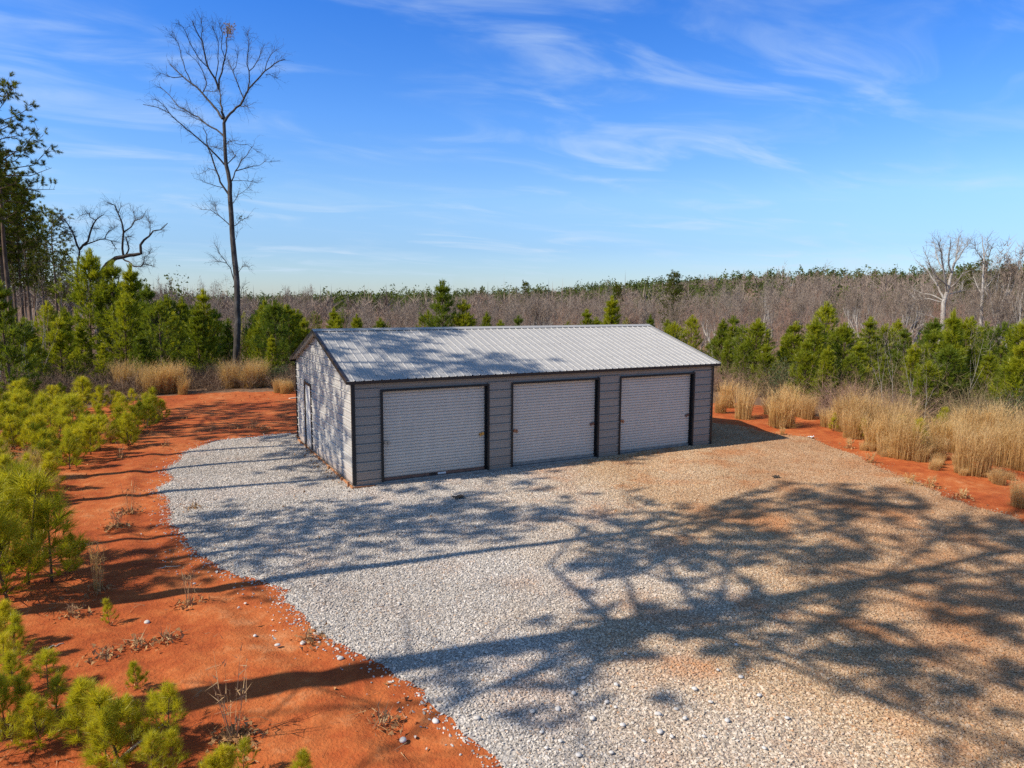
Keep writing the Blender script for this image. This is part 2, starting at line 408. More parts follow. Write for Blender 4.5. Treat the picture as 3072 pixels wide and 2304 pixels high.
# ------------------------------------------------------------------ mesh helpers
def mesh_from(name, verts, faces, mats, shade=None, smooth=False):
    me = bpy.data.meshes.new(name)
    verts = np.asarray(verts, np.float32).reshape(-1, 3)
    if isinstance(faces, np.ndarray):
        k = faces.shape[1]; nf = len(faces)
        me.vertices.add(len(verts)); me.vertices.foreach_set('co', verts.ravel())
        me.loops.add(nf * k); me.loops.foreach_set('vertex_index', faces.astype(np.int32).ravel())
        me.polygons.add(nf)
        me.polygons.foreach_set('loop_start', np.arange(0, nf * k, k, dtype=np.int32))
        me.polygons.foreach_set('loop_total', np.full(nf, k, np.int32))
        me.update(calc_edges=True)
    else:
        me.from_pydata(verts.tolist(), [], faces)
        me.update()
    for mm_ in (mats if isinstance(mats, (list, tuple)) else [mats]):
        me.materials.append(MATS[mm_] if isinstance(mm_, str) else mm_)
    if shade is not None:
        at_ = me.attributes.new('shade', 'FLOAT', 'POINT')
        at_.data.foreach_set('value', np.asarray(shade, np.float32))
    if smooth:
        me.polygons.foreach_set('use_smooth', np.ones(len(me.polygons), bool))
    return me
def link(name, data, parent=None, loc=None, rz=None, scale=None):
    o = bpy.data.objects.new(name, data)
    COL.objects.link(o)
    if parent is not None: o.parent = parent
    if loc is not None: o.location = loc
    if rz is not None: o.rotation_euler = (0, 0, rz)
    if scale is not None: o.scale = scale if isinstance(scale, (tuple, list)) else (scale,) * 3
    return o
def tag(o, label=None, cat=None, group=None, kind=None):
    if label: o['label'] = label
    if cat: o['category'] = cat
    if group: o['group'] = group
    if kind: o['kind'] = kind
    return o
def copy_tree(o, parent=None):
    c = o.copy(); COL.objects.link(c); c.parent = parent
    for ch in o.children: copy_tree(ch, c)
    return c

BOXF = [(0, 3, 2, 1), (4, 5, 6, 7), (0, 1, 5, 4), (1, 2, 6, 5), (2, 3, 7, 6), (3, 0, 4, 7)]
class MB:
    def __init__(s): s.v = []; s.f = []
    def box(s, x0, x1, y0, y1, z0, z1):
        n = len(s.v)
        s.v += [(x0, y0, z0), (x1, y0, z0), (x1, y1, z0), (x0, y1, z0), (x0, y0, z1), (x1, y0, z1), (x1, y1, z1), (x0, y1, z1)]
        s.f += [tuple(n + i for i in q) for q in BOXF]; return s
    def hexa(s, pts):
        n = len(s.v); s.v += [tuple(p) for p in pts]; s.f += [tuple(n + i for i in q) for q in BOXF]; return s
    def strip(s, rows):                       # grid of rows of points
        n = len(s.v); w = len(rows[0])
        for r_ in rows: s.v += [tuple(p) for p in r_]
        for i in range(len(rows) - 1):
            for j in range(w - 1):
                s.f.append((n + i * w + j, n + i * w + j + 1, n + (i + 1) * w + j + 1, n + (i + 1) * w + j))
        return s
    def tube(s, pts, rads, sides=6, cap=True):
        pts = [np.asarray(p, float) for p in pts]; n0 = len(s.v); m_ = len(pts)
        ref = None
        for i, p in enumerate(pts):
            d = pts[min(i + 1, m_ - 1)] - pts[max(i - 1, 0)]
            d = d / (np.linalg.norm(d) + 1e-9)
            if ref is None:
                ref = np.cross(d, (0.3, 0.8, 0.1)); 
            ref = ref - d * (ref @ d); ref = ref / (np.linalg.norm(ref) + 1e-9)
            b_ = np.cross(d, ref)
            for k_ in range(sides):
                a_ = 2 * math.pi * k_ / sides
                s.v.append(tuple(p + (ref * math.cos(a_) + b_ * math.sin(a_)) * rads[i]))
        for i in range(m_ - 1):
            for k_ in range(sides):
                k2 = (k_ + 1) % sides
                s.f.append((n0 + i * sides + k_, n0 + i * sides + k2, n0 + (i + 1) * sides + k2, n0 + (i + 1) * sides + k_))
        if cap:
            s.f.append(tuple(n0 + (m_ - 1) * sides + k_ for k_ in range(sides)))
            s.f.append(tuple(n0 + k_ for k_ in reversed(range(sides))))
        return s
    def mesh(s, name, m_, smooth=False): return mesh_from(name, s.v, s.f, m_, smooth=smooth)
    def build(s, name, m_, parent=None, **kw): 
        sm = kw.pop('smooth', False)
        return link(name, s.mesh(name, m_, sm), parent, **kw)

# ================================================================== THE SETTING
# ground: one sheet to the horizon, fine near the camera
ang = np.concatenate([np.arange(-50, 50.01, 0.45), np.arange(52, 310, 3.0)])
ang = np.radians(ang) + AZ
rr = [0.0, 1.0]
while rr[-1] < 4200: rr.append(rr[-1] * (1.022 if rr[-1] > 5 else 1.12) + 0.01)
rr = np.array(rr)
AA, RR = np.meshgrid(ang, rr)
gx = CAM[0] + RR * np.sin(AA); gy = CAM[1] + RR * np.cos(AA)
gz = height(gx, gy)
CLAY_PX = [(-330, 1640), (-250, 1200), (-160, 1010), (0, 930), (150, 893), (300, 860), (400, 850), (520, 846), (640, 846)]
CL = [tuple(on_ground(*q)[:2]) for q in CLAY_PX] + [(4, 14.5), (12, 12.5), (16, 9.5)]
CL += [tuple(on_ground(*q)[:2]) for q in [(1600, 872), (1700, 890), (1790, 912), (1850, 935), (1950, 965), (2060, 985), (2230, 1000), (2450, 1030)]]
CL += [(19, -16), (10, -26), (-8, -26)]
CL = np.array(CL)
csd = sdf(CL, gx, gy) + 0.8 * fbm(gx * 0.5, gy * 0.5, 3)
clay_a = sstep(-1.1, 1.0, csd)
na = len(ang)
idx = np.arange(len(rr) * na).reshape(len(rr), na)
q0 = idx[:-1]; q1 = idx[1:]
fa = np.stack([q0, np.roll(q0, -1, 1), np.roll(q1, -1, 1), q1], -1).reshape(-1, 4)
# tyre ruts pressed in the clay beside the gravel
sdg = sdf(GP, gx, gy)
for off, dep in ((-0.55, 0.035), (-2.1, 0.03)):
    gz = gz - dep * np.exp(-((sdg - off - 0.15 * fbm(gx * .4, gy * .4, 2)) / 0.16) ** 2) * (RR < 45)
gz = gz + 0.03 * np.exp(-((sdg + 0.95) / 0.22) ** 2) * (RR < 45)
ground_me = mesh_from("ground", np.stack([gx, gy, gz], -1), fa, "ground_clay", smooth=True)
ca = ground_me.attributes.new('clay', 'FLOAT', 'POINT'); ca.data.foreach_set('value', clay_a.astype(np.float32).ravel())
tag(link("ground", ground_me), "red clay ground giving way to brown leaf litter around the gravel", kind='structure')

# gravel pad: a low bed of crushed stone, then the loose stones on it
st_ = 0.16
px_ = np.arange(-7.5, 18.5, st_); py_ = np.arange(-21.5, 9.6, st_)
PX, PY = np.meshgrid(px_, py_)
PZ, PS = pad_height(PX, PY)
nx = len(px_)
vi = np.arange(PX.size).reshape(PX.shape)
cell = np.stack([vi[:-1, :-1], vi[:-1, 1:], vi[1:, 1:], vi[1:, :-1]], -1).reshape(-1, 4)
cs = np.maximum.reduce([PS[:-1, :-1], PS[:-1, 1:], PS[1:, 1:], PS[1:, :-1]]).ravel()
cxm = (PX[:-1, :-1] + st_ / 2).ravel(); cym = (PY[:-1, :-1] + st_ / 2).ravel()
under = (cxm > 0.1) & (cxm < 11.85) & (cym > 0.1) & (cym < 7.0)
bed = cell[(cs > -0.15) & ~under]
tag(link("gravel_pad", mesh_from("gravel_pad", np.stack([PX, PY, PZ], -1), bed, "gravel_bed", smooth=True)),
    "grey and tan crushed stone pad spread around the garage", kind='structure')
behind_cam = (cym < -15.0) | (cxm > 18.0)
scat = cell[(cs > -0.75) & ~under & ~behind_cam]
PZs = np.maximum(PZ, height(PX, PY)) + 0.004
sme = mesh_from("gravel", np.stack([PX, PY, PZs], -1), scat, "gravel_stone")
dens = np.where(PS > 0, 1.0, 0.0) * (0.30 + 0.70 * sstep(0.0, 0.35, PS)) + np.where(PS <= 0, 0.09 * np.exp(PS / 0.16), 0)
dist_c = np.hypot(PX - CAM[0], PY - CAM[1])
da = sme.attributes.new('dens', 'FLOAT', 'POINT'); da.data.foreach_set('value', dens.astype(np.float32).ravel())
gravel = tag(link("gravel", sme), "loose crushed stones covering the pad", kind='stuff')
ng = bpy.data.node_groups.new("scatter_stones", 'GeometryNodeTree')
ng.interface.new_socket("Geometry", in_out='INPUT', socket_type='NodeSocketGeometry')
ng.interface.new_socket("Geometry", in_out='OUTPUT', socket_type='NodeSocketGeometry')
G = ng.nodes
gi = G.new('NodeGroupInput'); go = G.new('NodeGroupOutput')
dp = G.new('GeometryNodeDistributePointsOnFaces'); dp.inputs['Seed'].default_value = 3
at_ = G.new('GeometryNodeInputNamedAttribute'); at_.data_type = 'FLOAT'; at_.inputs['Name'].default_value = 'dens'
ml = G.new('ShaderNodeMath'); ml.operation = 'MULTIPLY'; ml.inputs[1].default_value = 1500.0
ng.links.new(at_.outputs['Attribute'], ml.inputs[0]); ng.links.new(ml.outputs[0], dp.inputs['Density'])
ng.links.new(gi.outputs[0], dp.inputs['Mesh'])
jg = G.new('GeometryNodeGeometryToInstance')
for k in range(4):
    ico = G.new('GeometryNodeMeshIcoSphere'); ico.inputs['Subdivisions'].default_value = 1; ico.inputs['Radius'].default_value = 0.5
    spn = G.new('GeometryNodeSetPosition')
    pos = G.new('GeometryNodeInputPosition')
    add = G.new('ShaderNodeVectorMath'); add.operation = 'ADD'; add.inputs[1].default_value = (k * 7.1, 2.3 * k, 1.7)
    nz = G.new('ShaderNodeTexNoise'); nz.inputs['Scale'].default_value = 1.7
    sub = G.new('ShaderNodeVectorMath'); sub.operation = 'SUBTRACT'; sub.inputs[1].default_value = (0.5, 0.5, 0.5)
    scl = G.new('ShaderNodeVectorMath'); scl.operation = 'SCALE'; scl.inputs['Scale'].default_value = 0.95
    ng.links.new(pos.outputs[0], add.inputs[0]); ng.links.new(add.outputs[0], nz.inputs['Vector'])
    ng.links.new(nz.outputs['Color'], sub.inputs[0]); ng.links.new(sub.outputs[0], scl.inputs[0])
    ng.links.new(ico.outputs['Mesh'], spn.inputs['Geometry']); ng.links.new(scl.outputs[0], spn.inputs['Offset'])
    tr = G.new('GeometryNodeTransform'); tr.inputs['Scale'].default_value = ((1, 0.75, 0.6), (1.1, 0.8, 0.5), (0.9, 0.85, 0.65), (1.25, 0.65, 0.55))[k]
    sm_ = G.new('GeometryNodeSetMaterial'); sm_.inputs['Material'].default_value = MATS["gravel_stone"]
    ng.links.new(spn.outputs[0], tr.inputs['Geometry']); ng.links.new(tr.outputs[0], sm_.inputs['Geometry'])
    ng.links.new(sm_.outputs[0], jg.inputs[0])
iop = G.new('GeometryNodeInstanceOnPoints'); iop.inputs['Pick Instance'].default_value = True
rr1 = G.new('FunctionNodeRandomValue'); rr1.data_type = 'FLOAT_VECTOR'
rr1.inputs[0].default_value = (-0.5, -0.5, 0); rr1.inputs[1].default_value = (0.5, 0.5, 6.28)
rs = G.new('FunctionNodeRandomValue'); rs.data_type = 'FLOAT'; rs.inputs[2].default_value = 0.0; rs.inputs[3].default_value = 1.0; rs.inputs['Seed'].default_value = 9
pw = G.new('ShaderNodeMath'); pw.operation = 'POWER'; pw.inputs[1].default_value = 2.6
mu = G.new('ShaderNodeMath'); mu.operation = 'MULTIPLY_ADD'; mu.inputs[1].default_value = 0.034; mu.inputs[2].default_value = 0.022
ng.links.new(rs.outputs[1], pw.inputs[0]); ng.links.new(pw.outputs[0], mu.inputs[0])
ng.links.new(dp.outputs['Points'], iop.inputs['Points']); ng.links.new(jg.outputs[0], iop.inputs['Instance'])
ng.links.new(rr1.outputs[0], iop.inputs['Rotation']); ng.links.new(mu.outputs[0], iop.inputs['Scale'])
ng.links.new(iop.outputs[0], go.inputs[0])
gm = gravel.modifiers.new("scatter", 'NODES'); gm.node_group = ng

# ================================================================== THE GARAGE
L_, D_ = 11.94, 7.167
EAVE_Z, RIDGE_Z, OV_Y, OV_X = 2.683, 3.80, 0.164, 0.181
SLOPE = (RIDGE_Z - EAVE_Z) / (D_ / 2 + OV_Y)
RIB = 0.2286
DOORS = [(0.755, 3.755), (4.527, 7.421), (8.245, 11.126)]
DH = 2.37
garage = tag(link("garage", None, loc=(0, 0, 0)),
             "long grey metal garage with three roll-up doors and brown trimmed ribbed roof", 'garage')
slab = MB().box(0.01, L_ - 0.01, 0.01, D_ - 0.01, -0.22, -0.002).build("slab", "concrete", garage)
MB().box(0.55, L_ - 0.05, -0.14, 0.008, -0.16, -0.035).build("apron", "concrete", slab)

prof = [(-0.022, 0.0), (-0.022, 0.014), (0.0, 0.018), (0.0, 0.062), (0.004, 0.066), (0.004, 0.076), (0.0, 0.080), (0.0, 0.122), (0.004, 0.126), (0.004, 0.136), (0.0, 0.140),
        (0.0, 0.184), (0.026, 0.194), (0.026, 0.222), (0.0, 0.2345), (-0.022, 0.235)]
def siding(parent, u_lim, zs, to_world, m_, ztop=99):
    """one course of ribbed sheet; u_lim(z) gives its ends, to_world(u, out, z) its place"""
    mb = MB(); ra = []; rb = []
    for d_, z in prof:
        z = min(zs + z, ztop); u0, u1 = u_lim(z)
        ra.append(to_world(u0, d_, z)); rb.append(to_world(u1, d_, z))
    mb.strip([ra, rb])
    return mb.build("siding_panel", m_, parent)
front = lambda u, o, z: (u, -o, z)
backw = lambda u, o, z: (u, D_ + o, z)
left = lambda u, o, z: (-o, u, z)
right = lambda u, o, z: (L_ + o, u, z)
WALL_TOP = 2.60
# front: sheathing piers and lintel behind the sheets
mb = MB(); edges = [0.02] + [e for d in DOORS for e in d] + [L_ - 0.02]
for i in range(0, len(edges), 2): mb.box(edges[i] + 0.004, edges[i + 1] - 0.004, 0.026, 0.095, 0.0, DH + 0.004)
mb.box(0.024, L_ - 0.024, 0.026, 0.095, DH + 0.006, WALL_TOP)
wall = mb.build("wall", "siding_metal", garage)
z = 0.0; nrow = 0
Z_FIRST = -0.135
while Z_FIRST + nrow * 0.236 < WALL_TOP:
    zs = Z_FIRST + nrow * 0.236
    if zs >= DH - 0.10:
        siding(wall, lambda z: (0.03, L_ - 0.03), max(zs, DH + 0.02), front, "siding_metal", WALL_TOP + 0.02)
        nrow += 1; continue
    for i in range(0, len(edges), 2):
        siding(wall, lambda z, i=i: (edges[i] + 0.01, edges[i + 1] - 0.01), zs, lambda u, o, z: (u, -o, max(z, 0.0)), "siding_metal")
    nrow += 1
# back wall
wall = MB().box(0.024, L_ - 0.024, D_ - 0.1, D_ - 0.026, 0, WALL_TOP).build("wall", "siding_metal", garage)
for k in range(11): siding(wall, lambda z: (0.03, L_ - 0.03), k * 0.236, backw, "siding_metal", WALL_TOP)
# gable ends
WD = (4.87, 5.80); WDH = 2.02
def gable_lim(z):
    if z <= 2.70: return 0.03, D_ - 0.03
    d_ = (z - 2.70) / SLOPE; return min(0.03 + d_, D_ / 2 - 0.002), max(D_ - 0.03 - d_, D_ / 2 + 0.002)
for side, (tw, x0, x1, mname) in enumerate(((left, 0.026, 0.09, "siding_metal_lit"), (right, L_ - 0.09, L_ - 0.026, "siding_metal"))):
    mb = MB()
    segs = [(0.12, WD[0] - 0.01), (WD[1] + 0.01, D_ - 0.12)] if side == 0 else [(0.12, D_ - 0.12)]
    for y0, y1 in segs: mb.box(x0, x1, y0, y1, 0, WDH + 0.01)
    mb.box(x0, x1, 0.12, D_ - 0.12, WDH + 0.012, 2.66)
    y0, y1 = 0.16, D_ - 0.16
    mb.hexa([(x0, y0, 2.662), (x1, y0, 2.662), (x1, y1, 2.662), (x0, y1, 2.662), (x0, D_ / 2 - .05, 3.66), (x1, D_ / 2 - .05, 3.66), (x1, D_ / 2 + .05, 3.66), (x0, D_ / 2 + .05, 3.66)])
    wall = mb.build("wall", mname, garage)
    k = 0
    while k * 0.236 < 3.55:
        zs = k * 0.236
        if side == 0 and zs < WDH - 0.1:
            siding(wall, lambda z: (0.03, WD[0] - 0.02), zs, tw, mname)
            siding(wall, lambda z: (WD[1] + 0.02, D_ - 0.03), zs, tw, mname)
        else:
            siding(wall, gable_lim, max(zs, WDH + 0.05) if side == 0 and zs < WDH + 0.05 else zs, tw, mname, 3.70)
        k += 1
# corner trim
for cx_, cy_, sx, sy in ((0, 0, -1, -1), (L_, 0, 1, -1), (0, D_, -1, 1), (L_, D_, 1, 1)):
    mb = MB()
    a0, a1 = sorted((cx_ + sx * 0.034, cx_ - sx * 0.052)); b0, b1 = sorted((cy_ + sy * 0.034, cy_ + sy * 0.0305))
    mb.box(a0, a1, b0, b1, 0.0, WALL_TOP + 0.03)
    a0, a1 = sorted((cx_ + sx * 0.0335, cx_ + sx * 0.030)); b0, b1 = sorted((cy_ + sy * 0.0300, cy_ - sy * 0.052))
    mb.box(a0, a1, b0, b1, 0.0, WALL_TOP + 0.03)
    mb.build("corner_trim", "trim_black", garage)
# base channel along the walls
MB().box(-0.016, -0.0045, 0.04, WD[0] - 0.03, -0.012, 0.012).build("base_trim", "steel", garage)

# roll-up doors: curtain of ribbed slats in a black frame
NSL = 28
pitch = (DH - 0.10) / NSL
pf = [(0.010, 0.0), (0.010, 0.012), (-0.012, 0.016), (-0.016, 0.026), (-0.017, pitch * 0.5), (-0.016, pitch - 0.010), (-0.012, pitch - 0.003), (0.010, pitch)]
for di, (xa, xb) in enumerate(DOORS):
    mb = MB()
    mb.box(xa + 0.05, xb - 0.05, 0.125, 0.135, 0.02, DH - 0.03)
    door = mb.build("roll_up_door", "door_metal", garage)
    slat_me = None
    for k in range(NSL):
        zs = 0.085 + k * pitch
        if slat_me is None:
            mb2 = MB(); wv = xb - xa - 0.10
            mb2.strip([[(xa + 0.05 + wv * j / 4, 0.110 + d_, z_) for d_, z_ in pf] for j in range(5)])
            slat_me = mb2.mesh("slat", "door_metal", smooth=False)
        s_ = link("slat", slat_me, door, loc=(0, (0.003 * math.sin(k * 1.7 + di)) * (1 - k / NSL), zs))
        s_.rotation_euler = (0, 0, 0)
    fr_ = MB()
    for xs, sg in ((xa, 1), (xb, -1)):
        a0, a1 = sorted((xs - sg * 0.045, xs + sg * 0.012)); fr_.box(a0, a1, -0.040, -0.0305, 0.0, DH + 0.048)
        a0, a1 = sorted((xs + sg * 0.0005, xs + sg * 0.012)); fr_.box(a0, a1, -0.0302, 0.150, 0.0, DH - 0.012)
        a0, a1 = sorted((xs + sg * 0.013, xs + sg * 0.055)); fr_.box(a0, a1, 0.070, 0.0805, 0.0, DH - 0.013)
    fr_.box(xa + 0.0125, xb - 0.0125, -0.040, -0.0305, DH - 0.010, DH + 0.048)
    fr_.box(xa + 0.0125, xb - 0.0125, -0.0302, 0.150, DH - 0.010, DH + 0.002)
    fr_.build("door_frame", "trim_black", door)
    MB().box(xa + 0.06, xb - 0.06, 0.070, 0.124, 0.012, 0.075).build("bottom_bar", "rail_red_brown" if di == 0 else "concrete", door)
    MB().box(xa + 0.06, xb - 0.06, 0.075, 0.124, -0.001, 0.011).build("weather_strip", "trim_black", door)
    if di == 0:
        MB().box(xa + 1.55, xa + 1.78, 0.066, 0.069, 0.020, 0.068).build("sticker", "sticker_white", door)
        MB().box(xa + 1.30, xa + 1.52, 0.066, 0.069, 0.018, 0.070).build("sticker", "trim_black", door)
    for xs, sg, mname in ((xa, 1, ("steel", "latch_orange", "latch_orange")[di]), (xb, -1, ("brass", "rail_red_brown", "rail_red_brown")[di])):
        mb2 = MB()
        a0, a1 = sorted((xs + sg * 0.06, xs + sg * 0.22)); mb2.box(a0, a1, 0.072, 0.083, 1.00, 1.045)
        a0, a1 = sorted((xs + sg * 0.085, xs + sg * 0.15)); mb2.box(a0, a1, 0.058, 0.071, 0.985, 1.06)
        a0, a1 = sorted((xs + sg * 0.16, xs + sg * 0.205)); mb2.box(a0, a1, 0.050, 0.071, 0.955, 1.015)
        mb2.build("latch", mname, door)
# walk door in the gable
wd = MB().box(0.004, 0.045, WD[0] + 0.035, WD[1] - 0.035, 0.012, WDH - 0.035).build("walk_door", "walk_door_paint", garage)
fr_ = MB()
fr_.box(-0.034, 0.05, WD[0] - 0.022, WD[0] + 0.032, -0.005, WDH + 0.04)
fr_.box(-0.034, 0.05, WD[1] - 0.032, WD[1] + 0.022, -0.005, WDH + 0.04)
fr_.box(-0.034, 0.05, WD[0] + 0.033, WD[1] - 0.033, WDH - 0.032, WDH + 0.04)
fr_.build("door_frame", "trim_brown", wd)
hb = MB(); hb.tube([(0.004, WD[0] + 0.10, 0.97), (-0.05, WD[0] + 0.10, 0.97)], [0.028, 0.022], 10).tube([(-0.045, WD[0] + 0.10, 0.97), (-0.05, WD[0] + 0.22, 0.965)], [0.014, 0.011], 8)
hb.build("handle", "steel", wd, smooth=True)
hb = MB(); hb.tube([(0.004, WD[0] + 0.10, 1.11), (-0.018, WD[0] + 0.10, 1.11)], [0.028, 0.026], 10); hb.build("deadbolt", "steel", wd)

# roof: deck, ribbed sheets, ridge cap, trim
half = D_ / 2 + OV_Y
mb = MB()
dz = 0.03
mb.hexa([(-OV_X + .02, -OV_Y + .02, EAVE_Z - dz - .012), (L_ + OV_X - .02, -OV_Y + .02, EAVE_Z - dz - .012), (L_ + OV_X - .02, D_ / 2, RIDGE_Z - dz - .012), (-OV_X + .02, D_ / 2, RIDGE_Z - dz - .012),
         (-OV_X + .02, -OV_Y + .02, EAVE_Z - .012), (L_ + OV_X - .02, -OV_Y + .02, EAVE_Z - .012), (L_ + OV_X - .02, D_ / 2, RIDGE_Z - .012), (-OV_X + .02, D_ / 2, RIDGE_Z - .012)])
mb.hexa([(-OV_X + .02, D_ / 2 + .0005, RIDGE_Z - dz - .012), (L_ + OV_X - .02, D_ / 2 + .0005, RIDGE_Z - dz - .012), (L_ + OV_X - .02, D_ + OV_Y - .02, EAVE_Z - dz - .012), (-OV_X + .02, D_ + OV_Y - .02, EAVE_Z - dz - .012),
         (-OV_X + .02, D_ / 2 + .0005, RIDGE_Z - .012), (L_ + OV_X - .02, D_ / 2 + .0005, RIDGE_Z - .012), (L_ + OV_X - .02, D_ + OV_Y - .02, EAVE_Z - .012), (-OV_X + .02, D_ + OV_Y - .02, EAVE_Z - .012)])
roof = mb.build("roof", "siding_metal_lit", garage)
rp = []
for k in range(4):
    b0 = k * RIB
    rp += [(b0, 0), (b0 + 0.075, 0), (b0 + 0.080, 0.004), (b0 + 0.088, 0.004), (b0 + 0.093, 0), (b0 + 0.125, 0), (b0 + 0.130, .004), (b0 + 0.138, .004), (b0 + 0.143, 0),
           (b0 + 0.181, 0), (b0 + 0.195, 0.021), (b0 + 0.214, 0.021), (b0 + RIB - 0.0005, 0)]
sheet_w = RIB * 4
roof_len = L_ + 2 * OV_X
nsheet = int(math.ceil(roof_len / sheet_w))
for slope_side in (0, 1):
    shared = None
    for k in range(nsheet):
        x0 = -OV_X + k * sheet_w
        lim = L_ + OV_X
        partial = x0 + sheet_w > lim
        if shared is None or partial:
            pts = [(min(a_, lim - x0), h_) for a_, h_ in rp if a_ <= lim - x0 + 0.02]
            mb = MB(); rows = []
            for j in range(2):
                yy = (-OV_Y - 0.015 if j == 0 else D_ / 2 - 0.01)
                zz = EAVE_Z + (yy + OV_Y) * SLOPE
                rows.append([(a_, yy if slope_side == 0 else D_ - yy, zz + h_) for a_, h_ in pts])
            mb.strip(rows if slope_side else rows)
            me = mb.mesh("roof_panel", "roof_metal")
            if not partial: shared = me
        link("roof_panel", me if partial else shared, roof, loc=(x0, 0, 0.0015 * (k % 2)))
mb = MB()
for k in range(1):
    w_ = 0.17
    pr = [(D_ / 2 - w_, -w_ * SLOPE + 0.024), (D_ / 2 - w_ + 0.012, -w_ * SLOPE + 0.031), (D_ / 2 - 0.03, 0.022), (D_ / 2, 0.040), (D_ / 2 + 0.03, 0.022), (D_ / 2 + w_ - 0.012, -w_ * SLOPE + 0.031), (D_ / 2 + w_, -w_ * SLOPE + 0.024)]
    pr = [(a_, RIDGE_Z + b_) for a_, b_ in pr]
    mb.strip([[(-OV_X - 0.01, a_, b_) for a_, b_ in pr], [(L_ + OV_X + 0.01, a_, b_) for a_, b_ in pr]])
    lo = [(a_, b_ - 0.006) for a_, b_ in pr]
    mb.strip([[(-OV_X - 0.01, a_, b_) for a_, b_ in lo], [(L_ + OV_X + 0.01, a_, b_) for a_, b_ in lo]])
mb.build("ridge_cap", "roof_metal", roof)
for sgn in (0, 1):
    y0 = -OV_Y - 0.006 if sgn == 0 else D_ + OV_Y - 0.006
    MB().box(-OV_X, L_ + OV_X, y0, y0 + 0.012, EAVE_Z - 0.085, EAVE_Z - 0.003).build("eave_trim", "trim_brown", roof)
    ys = sorted((-OV_Y + 0.008 if sgn == 0 else D_ + OV_Y - 0.008, -0.02 if sgn == 0 else D_ + 0.02))
    MB().box(-OV_X + 0.02, L_ + OV_X - 0.02, ys[0], ys[1], EAVE_Z - 0.084, EAVE_Z - 0.076).build("soffit", "trim_brown", roof)
for x0 in (-OV_X - 0.012, L_ + OV_X):
    for sgn in (0, 1):
        f_ = (lambda y: y) if sgn == 0 else (lambda y: D_ - y)
        y0, y1 = -OV_Y, D_ / 2
        pts = []
        for z_off in (-0.085, 0.026):
            pts += [(x0, f_(y0), EAVE_Z + z_off), (x0 + 0.012, f_(y0), EAVE_Z + z_off), (x0 + 0.012, f_(y1), RIDGE_Z + z_off), (x0, f_(y1), RIDGE_Z + z_off)]
        MB().hexa(pts).build("rake_trim", "trim_brown", roof)
        # cap lying over the edge of the outer sheet
        cx0 = x0 + 0.0125 if x0 < 0 else x0 - 0.0605
        pts = []
        for z_off in (0.023, 0.0265):
            pts += [(cx0, f_(y0), EAVE_Z + z_off), (cx0 + 0.06, f_(y0), EAVE_Z + z_off), (cx0 + 0.06, f_(y1 - .18), RIDGE_Z - .18 * SLOPE + z_off), (cx0, f_(y1 - .18), RIDGE_Z - .18 * SLOPE + z_off)]
        MB().hexa(pts).build("rake_trim", "roof_metal" if x0 > 0 else "trim_brown", roof)
# screw heads in rows, and the light soffit purlin under the gable overhang
mb = MB()
for yy in np.arange(0.12, D_ / 2 - 0.25, 0.62):
    for k in range(int(roof_len / RIB)):
        xx = -OV_X + 0.165 + k * RIB
        if xx > L_ + OV_X - .05: break
        zz = EAVE_Z + (yy + OV_Y) * SLOPE
        mb.box(xx - 0.007, xx + 0.007, yy - 0.007, yy + 0.007, zz + 0.001, zz + 0.011)
tag(mb.build("screw", "trim_black", roof), kind='stuff')
# form boards and stakes left along the slab
fb = MB(); fb.box(-0.075, -0.035, -0.05, 6.9, -0.20, -0.022)
fbo = fb.build("form_board", "form_board", garage)
for yy in (0.18, 0.85, 2.3, 3.55, 4.6, 5.35, 6.2):
    MB().box(-0.125, -0.0755, yy, yy + 0.055, -0.30, 0.035 + 0.03 * math.sin(yy * 5)).build("stake", "form_board", fbo)
MB().box(-0.075, 0.52, -0.075, -0.0505, -0.20, -0.03).build("form_board", "form_board", garage)

